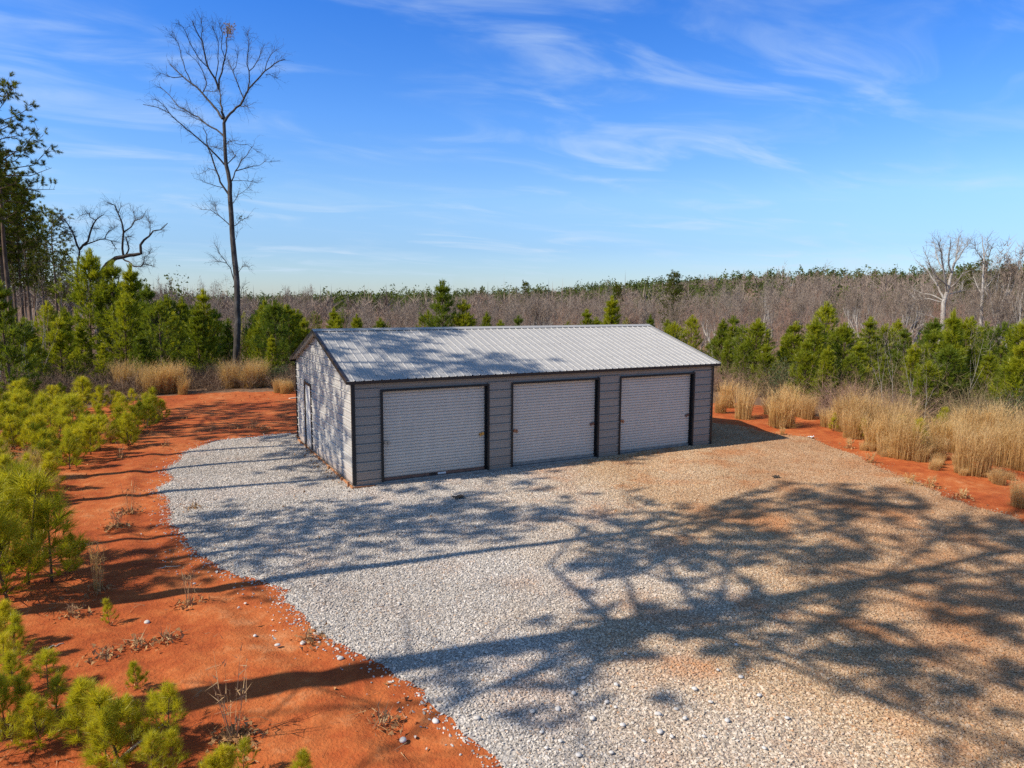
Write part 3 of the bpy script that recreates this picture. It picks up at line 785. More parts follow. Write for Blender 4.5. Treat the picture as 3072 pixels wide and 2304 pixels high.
# ================================================================== PLANTS
def unit(v):
    v = np.asarray(v, float); return v / (np.linalg.norm(v) + 1e-9)
class Tris:
    """needles, blades and leaves as thin triangles, gathered in numpy"""
    def __init__(s): s.p = []; s.sh = []
    def tuft(s, base, axis, length, n, nl, w, spread=(0.35, 1.0), droop=0.0, sh=0.5, seed=None):
        base = np.asarray(base, float); axis = unit(axis)
        t_ = rng.random(n); o = base + axis * (t_ * length)[:, None]
        rnd = rng.normal(size=(n, 3)); rad = rnd - axis * (rnd @ axis)[:, None]
        rad /= np.linalg.norm(rad, axis=1)[:, None] + 1e-9
        a_ = rng.uniform(spread[0], spread[1], n)
        d_ = axis * np.cos(a_)[:, None] + rad * np.sin(a_)[:, None]
        d_[:, 2] -= droop
        l_ = nl * rng.uniform(0.7, 1.15, n)
        side = np.cross(d_, rng.normal(size=(n, 3))); side /= np.linalg.norm(side, axis=1)[:, None] + 1e-9
        A = o + side * (w / 2); B = o - side * (w / 2); Cc = o + d_ * l_[:, None]
        s.p.append(np.stack([A, B, Cc], 1).reshape(-1, 3))
        s.sh.append(np.repeat(np.clip(sh + rng.normal(0, 0.16, n), 0, 1), 3))
    def cards(s, centres, size, sh):
        n = len(centres)
        v1 = rng.normal(size=(n, 3)); v1 /= np.linalg.norm(v1, axis=1)[:, None]
        v2 = np.cross(v1, rng.normal(size=(n, 3))); v2 /= np.linalg.norm(v2, axis=1)[:, None] + 1e-9
        sz = size * rng.uniform(0.6, 1.3, n)[:, None]
        s.p.append(np.stack([centres - v1 * sz * .5, centres + v2 * sz * .55, centres + v1 * sz * .6], 1).reshape(-1, 3))
        s.sh.append(np.repeat(np.clip(sh + rng.normal(0, 0.15, n), 0, 1), 3))
    def ribbons(s, a_, b_, w, sh=0.5):         # tapered flat twigs
        a_ = np.asarray(a_, float).reshape(-1, 3); b_ = np.asarray(b_, float).reshape(-1, 3); n = len(a_)
        d_ = b_ - a_; side = np.cross(d_, rng.normal(size=(n, 3))); side /= np.linalg.norm(side, axis=1)[:, None] + 1e-9
        w = np.broadcast_to(np.asarray(w, float), (n,))[:, None]
        s.p.append(np.stack([a_ + side * w / 2, a_ - side * w / 2, b_], 1).reshape(-1, 3))
        s.sh.append(np.full(3 * n, sh))
    def arrays(s): return np.concatenate(s.p), np.concatenate(s.sh)
    def mesh(s, name, m_):
        v, sh = s.arrays(); f_ = np.arange(len(v)).reshape(-1, 3)
        return mesh_from(name, v, f_, m_, sh)

def young_pine(H, whorls, reach, needles_per, nl, w, shoots=5, lean=0.02, bare=0.05, upturn=0.6, tip=(0.15, 0.65), ttl=1.5):
    """a young pine: ringed branches that turn up at the ends, each ending in bottle-brush shoots"""
    wood = MB(); T = Tris()
    lx, ly = rng.normal(0, lean, 2)
    tp = lambda z: np.array([lx * z + 0.02 * math.sin(z * 1.3), ly * z, z])
    zs = np.linspace(0, H * 0.97, 9)
    wood.tube([tp(z) for z in zs], [0.012 * H * (1 - 0.9 * z / H) + 0.004 for z in zs], 6)
    T.tuft(tp(H * 0.90), (lx, ly, 1), H * 0.12, int(needles_per * 2.0), nl, w, (0.12, 0.55), sh=0.8)
    for i in range(whorls):
        f_ = (i + 0.5) / whorls
        z = H * (bare + (0.93 - bare) * f_) + rng.normal(0, 0.02 * H)
        z = min(max(z, 0.02 * H), H * 0.94)
        Lb = reach * H * rng.uniform(0.68, 1.28) * ((1 - f_) ** 0.85 * 0.95 + 0.08) * (0.55 + 0.45 * min(1, f_ / 0.22))
        nb = int(rng.integers(4, 7)) if f_ < 0.85 else 4
        a0 = rng.random() * 6.28
        for j in range(nb):
            az = a0 + 6.283 * j / nb + rng.normal(0, 0.25)
            lb = Lb * rng.uniform(0.45, 1.3)
            el = (0.25 + 0.75 * f_) * 0.9 + rng.normal(0, 0.12)
            h_ = np.array([math.cos(az), math.sin(az), 0])
            p0 = tp(z); p1 = p0 + (h_ * math.cos(el) + np.array([0, 0, math.sin(el)])) * lb * 0.5
            e2 = el + upturn
            p2 = p1 + (h_ * math.cos(e2) + np.array([0, 0, math.sin(e2)])) * lb * 0.5
            wood.tube([p0, p1, p2], [0.0045 * H * (1 - f_ * .6) * .6 + 0.003, 0.0028 * H * .6 + 0.002, 0.002], 3, False)
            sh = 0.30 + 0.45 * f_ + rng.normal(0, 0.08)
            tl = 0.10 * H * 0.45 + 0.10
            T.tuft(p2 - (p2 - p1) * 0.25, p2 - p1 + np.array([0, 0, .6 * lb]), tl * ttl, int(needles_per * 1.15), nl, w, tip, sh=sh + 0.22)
            for s_ in range(shoots):
                tt = rng.uniform(0.30, 0.95)
                q = p0 + (p1 - p0) * min(1, tt * 2) + (p2 - p1) * max(0, tt * 2 - 1)
                sd = rng.choice([-1, 1]) * rng.uniform(0.4, 1.0)
                dv = np.array([math.cos(az + sd), math.sin(az + sd), rng.uniform(0.25, 0.95)])
                ls = lb * (1 - tt * 0.6) * rng.uniform(0.25, 0.5)
                e = q + unit(dv) * ls
                wood.tube([q, e], [0.003 + 0.0006 * H, 0.0015], 3, False)
                T.tuft(e - unit(dv) * 0.08, dv + np.array([0, 0, 0.3]), tl, int(needles_per * .8), nl, w, (0.25, 0.95), sh=sh)
    return wood, T
def make_pine(name, args, needle_mat, wood_mat):
    w_, T = young_pine(**args)
    return (w_.mesh(name + "_trunk", wood_mat, True), T.mesh(name + "_crown", needle_mat), args['H'])
def pine_obj(proto, loc, Hgt, rz, label, cat, group, name="young_pine", wide=1.0):
    k = Hgt / proto[2]
    root = tag(link(name, None, loc=loc, rz=rz, scale=(k * wide, k * wide, k)), label, cat, group)
    link("trunk", proto[0], root); link("crown", proto[1], root)
    return root

YP = [make_pine("young_pine%d" % i, dict(H=5.0, whorls=13 + i % 3, reach=(0.27, 0.32, 0.24, 0.36, 0.30, 0.22)[i], needles_per=34, nl=0.22, w=0.024, shoots=(6, 5, 6, 5, 7, 6)[i],
      bare=(0.06, 0.15, 0.05, 0.10, 0.03, 0.12)[i]), "needles_young", "bark_pine") for i in range(6)]
SP = [make_pine("pine_sapling%d" % i, dict(H=1.3, whorls=(5, 6, 4, 5, 6)[i], reach=(0.42, 0.50, 0.38, 0.58, 0.46)[i], needles_per=44, nl=0.20, w=0.0075, shoots=(2, 3, 2, 3, 3)[i], lean=0.10, bare=0.02, upturn=0.35, tip=(0.25, 1.05), ttl=1.0),
      "needles_sapling", "bark_pine") for i in range(5)]

def base_pt(x, y, at_dist=None):
    p = on_ground(x, y)
    for _ in range(3): p = on_ground(x, y, hz(p[0], p[1]))
    return p
def place_by_px(x, yb, yt):
    """foot from the pixel where a plant stands, height from the pixel of its top"""
    p = base_pt(x, yb); d_ = (p - CAM) @ _fw
    top = at(x * S, yt * S, d_)
    return (p[0], p[1], hz(p[0], p[1]) - 0.03), max(0.25, top[2] - p[2])

# young pines in the belt left of and behind the garage
left_pines = [(28, 872, 615), (110, 815, 655), (150, 800, 665), (198, 806, 545), (252, 808, 572), (293, 812, 578), (330, 818, 622), (352, 832, 655), (400, 806, 642), (376, 820, 676),
              (450, 822, 630), (430, 824, 662), (476, 794, 652), (556, 796, 655), (575, 806, 645), (600, 818, 652), (577, 812, 668), (642, 805, 668), (622, 798, 650), (680, 780, 668),
              (722, 780, 656), (748, 772, 668), (60, 812, 690), (85, 846, 722), (225, 838, 742), (165, 842, 760), (310, 835, 720), (530, 792, 690), (660, 815, 690), (588, 828, 725), (455, 796, 668), (495, 786, 672), (532, 784, 664), (605, 800, 648), (628, 806, 660), (650, 796, 655), (415, 800, 655), (365, 806, 640), (548, 800, 690), (275, 822, 640), (135, 830, 690), (180, 822, 700), (60, 838, 690), (15, 826, 670), (440, 800, 690), (385, 812, 700)]
mid_pines = [(955, 806, 611), (1004, 806, 652), (925, 798, 668), (1050, 800, 672), (1118, 795, 676), (1262, 796, 664), (1318, 800, 640), (1288, 790, 672), (1180, 788, 690), (880, 790, 690), (810, 785, 685), (1390, 790, 690), (1085, 792, 678), (1225, 790, 680), (1350, 792, 676), (850, 785, 690), (775, 780, 676)]
right_pines = [(1455, 792, 690), (1490, 802, 680), (1556, 806, 688), (1624, 838, 690), (1600, 824, 705), (1580, 812, 700), (1710, 838, 698), (1772, 842, 657), (1752, 862, 688), (1822, 858, 700), (1798, 838, 716), (1690, 826, 722),
               (1872, 842, 688), (1908, 838, 702), (2042, 890, 672), (2082, 874, 690), (2004, 872, 716), (2120, 862, 698), (2196, 926, 742), (2152, 884, 700), (2092, 890, 742), (2208, 892, 690), (1940, 846, 712), (2060, 868, 728), (1850, 870, 740), (1540, 790, 712), (2240, 905, 720), (2010, 838, 690), (1735, 872, 735), (1785, 880, 748), (1650, 850, 745), (1605, 842, 740), (1965, 880, 742), (2030, 900, 745), (2130, 905, 760), (2170, 915, 765), (1900, 880, 765), (1835, 880, 765), (1570, 830, 735), (1990, 905, 780)]
for lst, lab, grp in ((left_pines, "young green pine in the dense belt around the tall bare tree", "young pines around the tall bare tree"),
                      (mid_pines, "young pine rising behind the garage roof", "young pines behind the garage roof"),
                      (right_pines, "young yellow-green pine behind the dry grass beyond the garage's right end", "young pines behind the dry grass")):
    for i, (x, yb, yt) in enumerate(lst):
        loc, h_ = place_by_px(x, yb, yt)
        lb, gp_ = lab, grp
        if (x, yt) == (198, 545): lb, gp_ = "largest spreading young pine in front of the crooked dark oak", None
        if (x, yt) == (955, 611): lb, gp_ = "tallest young pine rising above the garage ridge", None
        if (x, yt) == (28, 615): lb, gp_ = "slender dark young pine with a bare lower stem beside tall pines", None
        if gp_ == "young pines around the tall bare tree":
            lb, gp_ = [("young green pine below the tall pines at the wood's edge", "young pines below the tall pines"), ("young green pine between the crooked oak and the tall bare tree", "young pines between oak and bare tree"),
                       ("young green pine between the tall bare tree and the garage gable", "young pines between bare tree and garage")][0 if x < 180 else 1 if x < 500 else 2]
        if gp_ == "young pines behind the dry grass":
            lb, gp_ = [("young yellow-green pine just beyond the garage's right end", "young pines beyond the garage's end"), ("young yellow-green pine around the grey-green bush behind the dry grass", "young pines around the grey-green bush"),
                       ("young yellow-green pine below the large pale-barked bare tree", "young pines below the pale bare tree")][0 if x < 1640 else 1 if x < 1930 else 2]
        pine_obj(YP[(i * 5 + len(lst)) % 6] if i % 4 else YP[i % 6], loc, h_, rng.random() * 6.28, lb, 'pine tree', gp_, wide=rng.uniform(0.95, 1.25) * (1.15 if h_ < 4 else 1.0))
# more of the same belt, deeper in
belt = 0
while belt < 70:
    th = R(rng.uniform(-38, 40)); r_ = rng.uniform(52, 78)
    x = CAM[0] + r_ * math.sin(th + AZ); y = CAM[1] + r_ * math.cos(th + AZ)
    left_side = th < R(-9)
    pine_obj(YP[belt % 6], (x, y, hz(x, y) - 0.05), rng.uniform(3.2, 5.6) if left_side else rng.uniform(2.6, 5.0), rng.random() * 6.28,
             "young pine standing deeper in the belt before the bare woods", 'pine tree', "young pines deeper in the belt", wide=rng.uniform(0.85, 1.2))
    belt += 1

# pine saplings on the clay at the left
sap = [(330, 908, 838), (352, 905, 862), (60, 1262, 1032), (112, 1256, 1085), (18, 1300, 1056), (8, 1225, 1010), (150, 1238, 1150), (-40, 1290, 1040), (40, 1190, 1060),
       (14, 1392, 1290), (30, 1432, 1330), (-20, 1420, 1320), (8, 1470, 1370), (104, 1488, 1402), (36, 1500, 1396), (62, 1552, 1448), (12, 1580, 1450), (120, 1560, 1462), (-20, 1640, 1500),
       (215, 1602, 1458), (262, 1650, 1480), (232, 1660, 1520), (362, 1612, 1470), (340, 1590, 1490), (300, 1486, 1420), (237, 1346, 1292), (495, 1705, 1600), (525, 1680, 1595), (460, 1720, 1625), (640, 1715, 1620), (375, 1660, 1560),
       (280, 1600, 1500), (170, 1610, 1490), (330, 1700, 1580), (90, 1620, 1500)]
for i, (x, yb, yt) in enumerate(sap):
    loc, h_ = place_by_px(x, yb, yt)
    lb, gp_ = ("bright pine sapling in the clump at the edge of the red clay", "pine saplings along the clay edge")
    if yb > 1440: lb, gp_ = "bright pine sapling in the clump beside the wispy dry stalks", "pine saplings beside the wispy stalks"
    elif yb > 1180 and yb < 1340: lb, gp_ = "pine sapling in the tall bushy clump beside the upright grass stalks", "pine saplings in the tall bushy clump"
    if (x, yb) == (237, 1346): lb, gp_ = "tiny lone pine seedling on bare red clay", None
    if (x, yb) == (300, 1486): lb, gp_ = "small dark green pine seedling standing in a trunk's shadow", None
    if (x, yb) == (330, 908): lb, gp_ = "yellow-green pine sapling at the end of the thicket by the track", None
    pine_obj(SP[i % 5], loc, h_, rng.random() * 6.28, lb, 'pine sapling', gp_, "pine_sapling", wide=rng.uniform(0.9, 1.25))
n = 0
THICKET = np.array([(-60, 885), (60, 866), (200, 868), (300, 876), (350, 900), (320, 940), (285, 968), (190, 992), (150, 1045), (80, 1090), (-60, 1140)], float)
while n < 135:
    x = rng.uniform(-60, 345); y = rng.uniform(868, 1130)
    if sdf(THICKET, np.array([x]), np.array([y]))[0] < 2: continue
    p = base_pt(x, y); d_ = np.hypot(*(p - CAM)[:2])
    pine_obj(SP[n % 5], (p[0], p[1], hz(p[0], p[1]) - 0.02), rng.uniform(0.45, 1.2), rng.random() * 6.28,
             "pine sapling in the sunny thicket left of the clay track", 'pine sapling', "pine saplings in the thicket", "pine_sapling", wide=rng.uniform(0.9, 1.3))
    n += 1
for (x, yb, yt) in [(1862, 948, 905), (1800, 930, 893), (2030, 940, 880), (1985, 985, 905), (2168, 1000, 955), (1940, 965, 900), (2205, 960, 905)]:
    loc, h_ = place_by_px(x, yb, yt)
    pine_obj(SP[int(x) % 5], loc, h_, rng.random() * 6.28, "small pine sapling among the dry grass clumps", 'pine sapling', "pine saplings in the dry grass", "pine_sapling")

# tall pines: long bare trunk, ragged crown
def tall_pine(H, crown0, reach, seed_lean=0.012, nclump=7):
    wood = MB(); T = Tris()
    lx, ly = rng.normal(0, seed_lean, 2); ph = rng.random() * 6
    tp = lambda z: np.array([lx * z + 0.10 * math.sin(z * 0.35 + ph), ly * z + 0.08 * math.cos(z * 0.31 + ph), z])
    zs = np.linspace(0, H, 14)
    wood.tube([tp(z) for z in zs], [0.0095 * H * (1 - 0.86 * (z / H) ** 1.2) + (0.05 if z == 0 else 0) for z in zs], 8)
    z = H * crown0
    # dead stubs below the crown
    for _ in range(9):
        zz = rng.uniform(0.3, crown0) * H; a_ = rng.random() * 6.28; l_ = rng.uniform(0.3, 1.1)
        wood.tube([tp(zz), tp(zz) + np.array([math.cos(a_) * l_, math.sin(a_) * l_, -0.05])], [0.02, 0.006], 3, False)
    while z < H * 0.99:
        f_ = (z / H - crown0) / (1 - crown0)
        lb0 = reach * (0.55 + 0.9 * math.sin(min(1, f_ * 1.25 + 0.18) * math.pi * 0.62)) * (1 - 0.72 * f_ ** 1.5)
        a0 = rng.random() * 6.28
        for j in range(int(rng.integers(2, 4))):
            az = a0 + j * 2.2 + rng.normal(0, .4); lb = lb0 * rng.uniform(0.5, 1.2)
            el = -0.05 + 0.75 * f_ + rng.normal(0, .15)
            d0 = np.array([math.cos(az) * math.cos(el), math.sin(az) * math.cos(el), math.sin(el)])
            p0 = tp(z); p1 = p0 + d0 * lb * .55 + rng.normal(0, .06 * lb, 3); p2 = p1 + unit(d0 + np.array([0, 0, .35]) + rng.normal(0, .25, 3)) * lb * .5
            wood.tube([p0, p1, p2], [0.055 * (1 - f_ * .6), 0.03, 0.012], 4, False)
            for c_ in range(nclump):
                tt = 0.35 + 0.65 * (c_ + rng.random()) / nclump
                q = p0 + (p1 - p0) * min(1, tt / .55) + (p2 - p1) * max(0, (tt - .55) / .45)
                dv = unit(d0 * .4 + rng.normal(0, .7, 3) + np.array([0, 0, .45])); e = q + dv * rng.uniform(0.25, 0.8) * (0.5 + 0.12 * lb)
                wood.tube([q, e], [0.014, 0.006], 3, False)
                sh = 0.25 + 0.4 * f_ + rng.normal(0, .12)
                for _ in range(2):
                    dd = unit(dv + rng.normal(0, .6, 3))
                    T.tuft(e, dd, 0.34, 52, 0.27, 0.026, (0.2, 1.35), sh=sh)
        z += H * rng.uniform(0.016, 0.032)
    return wood.mesh("tall_pine_trunk", "bark_pine", True), T.mesh("tall_pine_crown", "needles_old"), H
TP = [tall_pine(20, .52, 2.3, nclump=5), tall_pine(20, .60, 2.6, nclump=5), tall_pine(20, .48, 2.0, nclump=5), tall_pine(20, .55, 2.9, nclump=5), tall_pine(20, .50, 3.2, nclump=8)]
TPV = [tall_pine(20, .48, 2.7, nclump=8), tall_pine(20, .60, 3.4, nclump=8), tall_pine(20, .40, 2.5, nclump=8), tall_pine(20, .52, 3.0, nclump=8)]
# those in view at the left edge, by pixel of trunk and top and their distance
tall_vis = [(24, 205, 56, 1, 6.0), (8, 320, 60, 0, 2.0), (44, 395, 63, 2, 4.0), (62, 425, 70, 3, .5), (-30, 150, 52, 0, 3.0), (-55, 200, 60, 2, 1.5), (118, 455, 76, 1, 2.5), (92, 470, 84, 2, 5.0), (30, 390, 80, 3, 1.0), (75, 520, 90, 0, 3.3), (10, 450, 92, 1, .2), (145, 545, 95, 2, 4.4), (20, 470, 86, 2, 2.9), (55, 490, 88, 2, 1.1), (100, 540, 98, 2, .6), (128, 560, 104, 2, 3.6), (0, 430, 78, 2, 5.2)]
for i, (x, yt, dist, v, rz) in enumerate(tall_vis):
    p = at(x * S, 640 * S, dist); gz_ = hz(p[0], p[1]); top = at(x * S, yt * S, dist)[2]
    pine_obj(TPV[v], (p[0], p[1], gz_ - 0.1), top - gz_, rz, "tall pine with a bare straight trunk at the wood's edge beside the young pines", 'pine tree', "tall pines at the wood's edge", "tall_pine")
# the row beside the lot whose shadows cross the gravel
tall_row = [(-10.6, -7.9, 21.0, 4, 0.4), (-9.4, -4.5, 19.0, 1, 2.2), (-13.9, -2.4, 15.5, 1, 1.0), (-13.6, -0.9, 14.0, 1, 4.1), (-12.4, 2.6, 18.5, 1, 3.3), (-12.0, 5.2, 18.0, 1, .9),
            (-13.2, 7.6, 19.0, 1, 2.4), (-14.5, 10.6, 19.5, 1, 5.5), (-15.5, 13.4, 19, 3, 1.9), (-16.5, 17.0, 19, 1, 3.9)]
for i, (x, y, h_, v, rz) in enumerate(tall_row):
    pine_root = pine_obj(TP[v], (x, y, hz(x, y) - 0.1), h_, rz, "tall pine in the row beside the lot, its shadow crossing the clay", 'pine tree', "tall pines beside the lot", "tall_pine")
    if i == 0: [setattr(c_, 'scale', (1.5, 1.5, 1.0)) for c_ in pine_root.children if c_.name.startswith('trunk')]     # the stoutest of the row

# ------------------------------------------------------------------ bare trees
def bare_tree(H, r0, forks, spread, levels=5, clear=0.35, twig_w=0.022, ntw=4, gnarl=0.12, up=0.25, sides=(7, 5, 4, 3)):
    wood = MB(); T = Tris()
    def grow(p, d_, l_, r_, lev):
        n_ = 4 if lev < 2 else 3
        pts = [p]; rads = [r_]; dd = unit(d_)
        for i in range(n_):
            dd = unit(dd + rng.normal(0, gnarl, 3) + np.array([0, 0, up * 0.18 * lev]))
            pts.append(pts[-1] + dd * l_ / n_); rads.append(r_ * (1 - 0.42 * (i + 1) / n_))
        if lev < len(sides) and r_ > 0.006:
            wood.tube(pts, rads, sides[min(lev, len(sides) - 1)], False)
        else:
            T.ribbons(pts[:-1], pts[1:], np.array(rads[:-1]) * 2.2)
        if lev >= levels:
            for i in range(ntw):
                q = pts[int(rng.integers(1, len(pts)))]
                T.ribbons([q], [q + unit(dd + rng.normal(0, .55, 3)) * l_ * rng.uniform(.4, .9)], twig_w)
            return
        nk = forks if lev else forks + 1
        for k_ in range(nk):
            i = len(pts) - 1 if k_ == 0 else int(rng.integers(max(1, len(pts) - 3), len(pts)))
            rad = rng.normal(size=3); rad -= dd * (rad @ dd); rad = unit(rad)
            ang_ = rng.uniform(0.25, 1.0) * spread * (0.5 if k_ == 0 else 1)
            nd_ = unit(dd * math.cos(ang_) + rad * math.sin(ang_))
            grow(pts[i], nd_, l_ * rng.uniform(0.58, 0.86), rads[i] * (0.78 if k_ == 0 else 0.58), lev + 1)
    grow(np.zeros(3), (rng.normal(0, .04), rng.normal(0, .04), 1), H * clear, r0, 0)
    allv = np.concatenate([np.array(wood.v), T.arrays()[0]])
    hh_ = allv[:, 2].max()
    return wood, T, hh_
def bare_proto(name, bm_, tm, **kw):
    w_, T, h_ = bare_tree(**kw)
    return (w_.mesh(name + "_trunk", bm_, True), T.mesh(name + "_twigs", tm), h_)
BT = [bare_proto("bare_tree%d" % i, "bark_grey", "twig_grey", H=13, r0=0.20, forks=3, spread=(0.75, 0.9, 0.62, 0.85, 0.7)[i], clear=(.34, .28, .40, .3, .45)[i], ntw=5, twig_w=0.030, up=0.9, gnarl=.09) for i in range(5)]
PT = [bare_proto("pale_tree%d" % i, "bark_pale", "twig_grey", H=13, r0=(0.33, 0.24, 0.28)[i], forks=3, spread=(0.85, 0.55, 0.7)[i], clear=(.30, .48, .38)[i], ntw=5, twig_w=0.036, up=1.3, gnarl=.08) for i in range(3)]
RT = [bare_proto("red_sapling%d" % i, "twig_red", "twig_red", H=6, r0=0.045, forks=3, spread=0.5, levels=4, clear=.42, ntw=4, twig_w=0.020, up=0.5, gnarl=.06) for i in range(3)]
WS = [bare_proto("pale_sapling%d" % i, "bark_pale", "twig_grey", H=5, r0=0.030, forks=2, spread=0.55, levels=4, clear=.50, ntw=3, twig_w=0.014, up=0.4, gnarl=.05) for i in range(3)]
def bare_obj(proto, loc, Hgt, rz, label, group, name="bare_tree", wide=1.0):
    k = Hgt / proto[2]
    root = tag(link(name, None, loc=loc, rz=rz, scale=(k * wide, k * wide, k)), label, 'bare tree', group)
    link("trunk", proto[0], root); link("twigs", proto[1], root)
    return root
# distinct bare trees of the photograph: pixel x, top, distance
for i, (x, yt, dist, v, wide, lab) in enumerate([
        (2192, 496, 80, 3, 1.5, "tall bare tree with dense fine twigs next to the narrow one"), (2216, 520, 74, 4, .9, None), (1722, 556, 105, 1, 1.2, None), (1655, 572, 112, 4, .9, None), (1830, 572, 112, 3, 1.0, None),
        (1600, 585, 120, 2, 1.0, None), (1770, 585, 118, 0, 1.1, None), (1900, 592, 105, 1, 1.1, None), (1950, 602, 96, 4, 1.0, None), (1860, 595, 100, 2, 1.1, None), (1370, 612, 122, 0, 1.1, None), (1335, 595, 130, 3, 1.0, None), (1430, 608, 118, 1, 1.0, None), (1300, 612, 128, 2, 1.0, None),
        (458, 588, 118, 1, 1.25, "rounded bare tree standing clear above the young pines"), (600, 610, 160, 3, 1.1, None), (670, 606, 165, 0, 1.1, None), (640, 612, 170, 1, 1.1, None), (340, 588, 105, 4, 1.0, None), (375, 606, 120, 2, 1.0, None), (415, 612, 126, 3, 1., None), (310, 575, 95, 1, .9, None),
        (2020, 560, 88, 1, 1.0, None), (2088, 548, 92, 4, .9, None), (2160, 540, 95, 1, 1.0, None), (2240, 530, 90, 0, 1., None), (540, 622, 150, 2, 1., None), (160, 575, 88, 2, .8, None), (120, 560, 86, 4, .7, None), (200, 590, 92, 0, .9, None)]):
    p = at(x * S, 640 * S, dist); g = hz(p[0], p[1]); top = at(x * S, yt * S, dist)[2]
    bare_obj(PT[i % 3] if i < 2 or i % 3 == 0 else BT[v], (p[0], p[1], g - 0.1), max(4, top - g), rng.random() * 6.28, lab or "grey leafless tree reaching above the wood behind the young pines", None if lab else "bare trees reaching above the wood", wide=wide)
n = 0
while n < 265:                                   # the leafless wood in the hollow
    th = R(rng.uniform(-30, 40)); r_ = rng.uniform(80, 165)
    x = CAM[0] + r_ * math.sin(th + AZ); y = CAM[1] + r_ * math.cos(th + AZ); g = hz(x, y)
    px_h = (CAM[2] - 0.0) + r_ * math.tan(R(0.0 + 1.75 * float(sstep(-22, 26, math.degrees(th)))))     # keeps the wood below the hill line
    h_ = min(rng.uniform(9.5, 14), max(5.5, px_h - g + rng.uniform(-2.2, 0.6)))
    bare_obj(PT[n % 3] if n % 6 == 0 and r_ < 130 else BT[n % 5], (x, y, g - 0.1), h_, rng.random() * 6.28, "grey leafless tree in the bare wood in the hollow", "bare trees in the hollow", wide=rng.uniform(.95, 1.4))
    n += 1
n = 0
while n < 100:
    th = R(rng.uniform(-22, 38)); r_ = rng.uniform(54, 86)
    x = CAM[0] + r_ * math.sin(th + AZ); y = CAM[1] + r_ * math.cos(th + AZ); g = hz(x, y)
    bare_obj(RT[n % 3], (x, y, g - 0.05), rng.uniform(4.2, 7.0), rng.random() * 6.28, "slender reddish leafless sapling between young pines and the bare wood", "reddish saplings before the wood", "bare_sapling", wide=rng.uniform(.9, 1.3))
    n += 1
for (x, yb, yt) in [(1585, 825, 690), (1597, 828, 720), (1572, 818, 735), (1620, 845, 760), (1660, 822, 760), (1905, 905, 665), (1912, 880, 700), (1926, 890, 690), (1890, 860, 730), (1965, 915, 700), (1985, 900, 725), (1995, 915, 745), (2085, 905, 665), (2095, 880, 690), (2128, 905, 690), (2180, 870, 640),
                     (2165, 885, 700), (1840, 855, 730), (790, 782, 655), (820, 786, 648), (900, 790, 660), (1130, 795, 650), (1160, 790, 668), (1215, 790, 655), (1240, 792, 668), (1345, 795, 660), (1410, 795, 668), (1070, 800, 655), (1085, 795, 650), (1040, 805, 660), (1100, 800, 640), (880, 790, 650), (840, 780, 668), (860, 790, 655), (1650, 850, 790), (1745, 870, 770), (2030, 905, 790)]:
    loc, h_ = place_by_px(x, yb, yt)
    bare_obj(WS[int(x) % 3], loc, h_, rng.random() * 6.28, "thin pale-stemmed leafless sapling among the young pines", "pale saplings among the young pines", "bare_sapling")
for (x, yb, yt, v) in [(20, 862, 640, 0), (70, 850, 610, 1), (96, 840, 560, 2), (75, 820, 500, 0), (108, 830, 590, 1), (5, 850, 560, 2), (55, 830, 620, 1)]:
    loc, h_ = place_by_px(x, yb, yt)
    bare_obj(WS[v], loc, h_, rng.random() * 6.28, "white-stemmed leafless tree under the tall pines", "white-stemmed trees under tall pines", wide=.8)
# dark pines standing in the leafless wood
for (x, yt, dist, v, wd_) in [(1460, 592, 104, 2, 1.2), (1335, 618, 118, 0, .9), (2110, 566, 98, 1, 1.3), (2172, 580, 92, 3, 1.3), (2078, 600, 110, 0, 1.2), (1135, 612, 150, 2, 1.0), (1975, 625, 108, 2, 1.2), (2030, 615, 115, 1, 1.2), (2215, 600, 100, 2, 1.2), (2140, 612, 105, 3, 1.2)]:
    p = at(x * S, 640 * S, dist); g = hz(p[0], p[1]); top = at(x * S, yt * S, dist)[2]
    pine_obj(TPV[v], (p[0], p[1], g - .1), top - g, rng.random() * 6.28, "dark full pine standing among the grey leafless trees", 'pine tree', "dark pines among the bare trees", "tall_pine", wide=wd_)

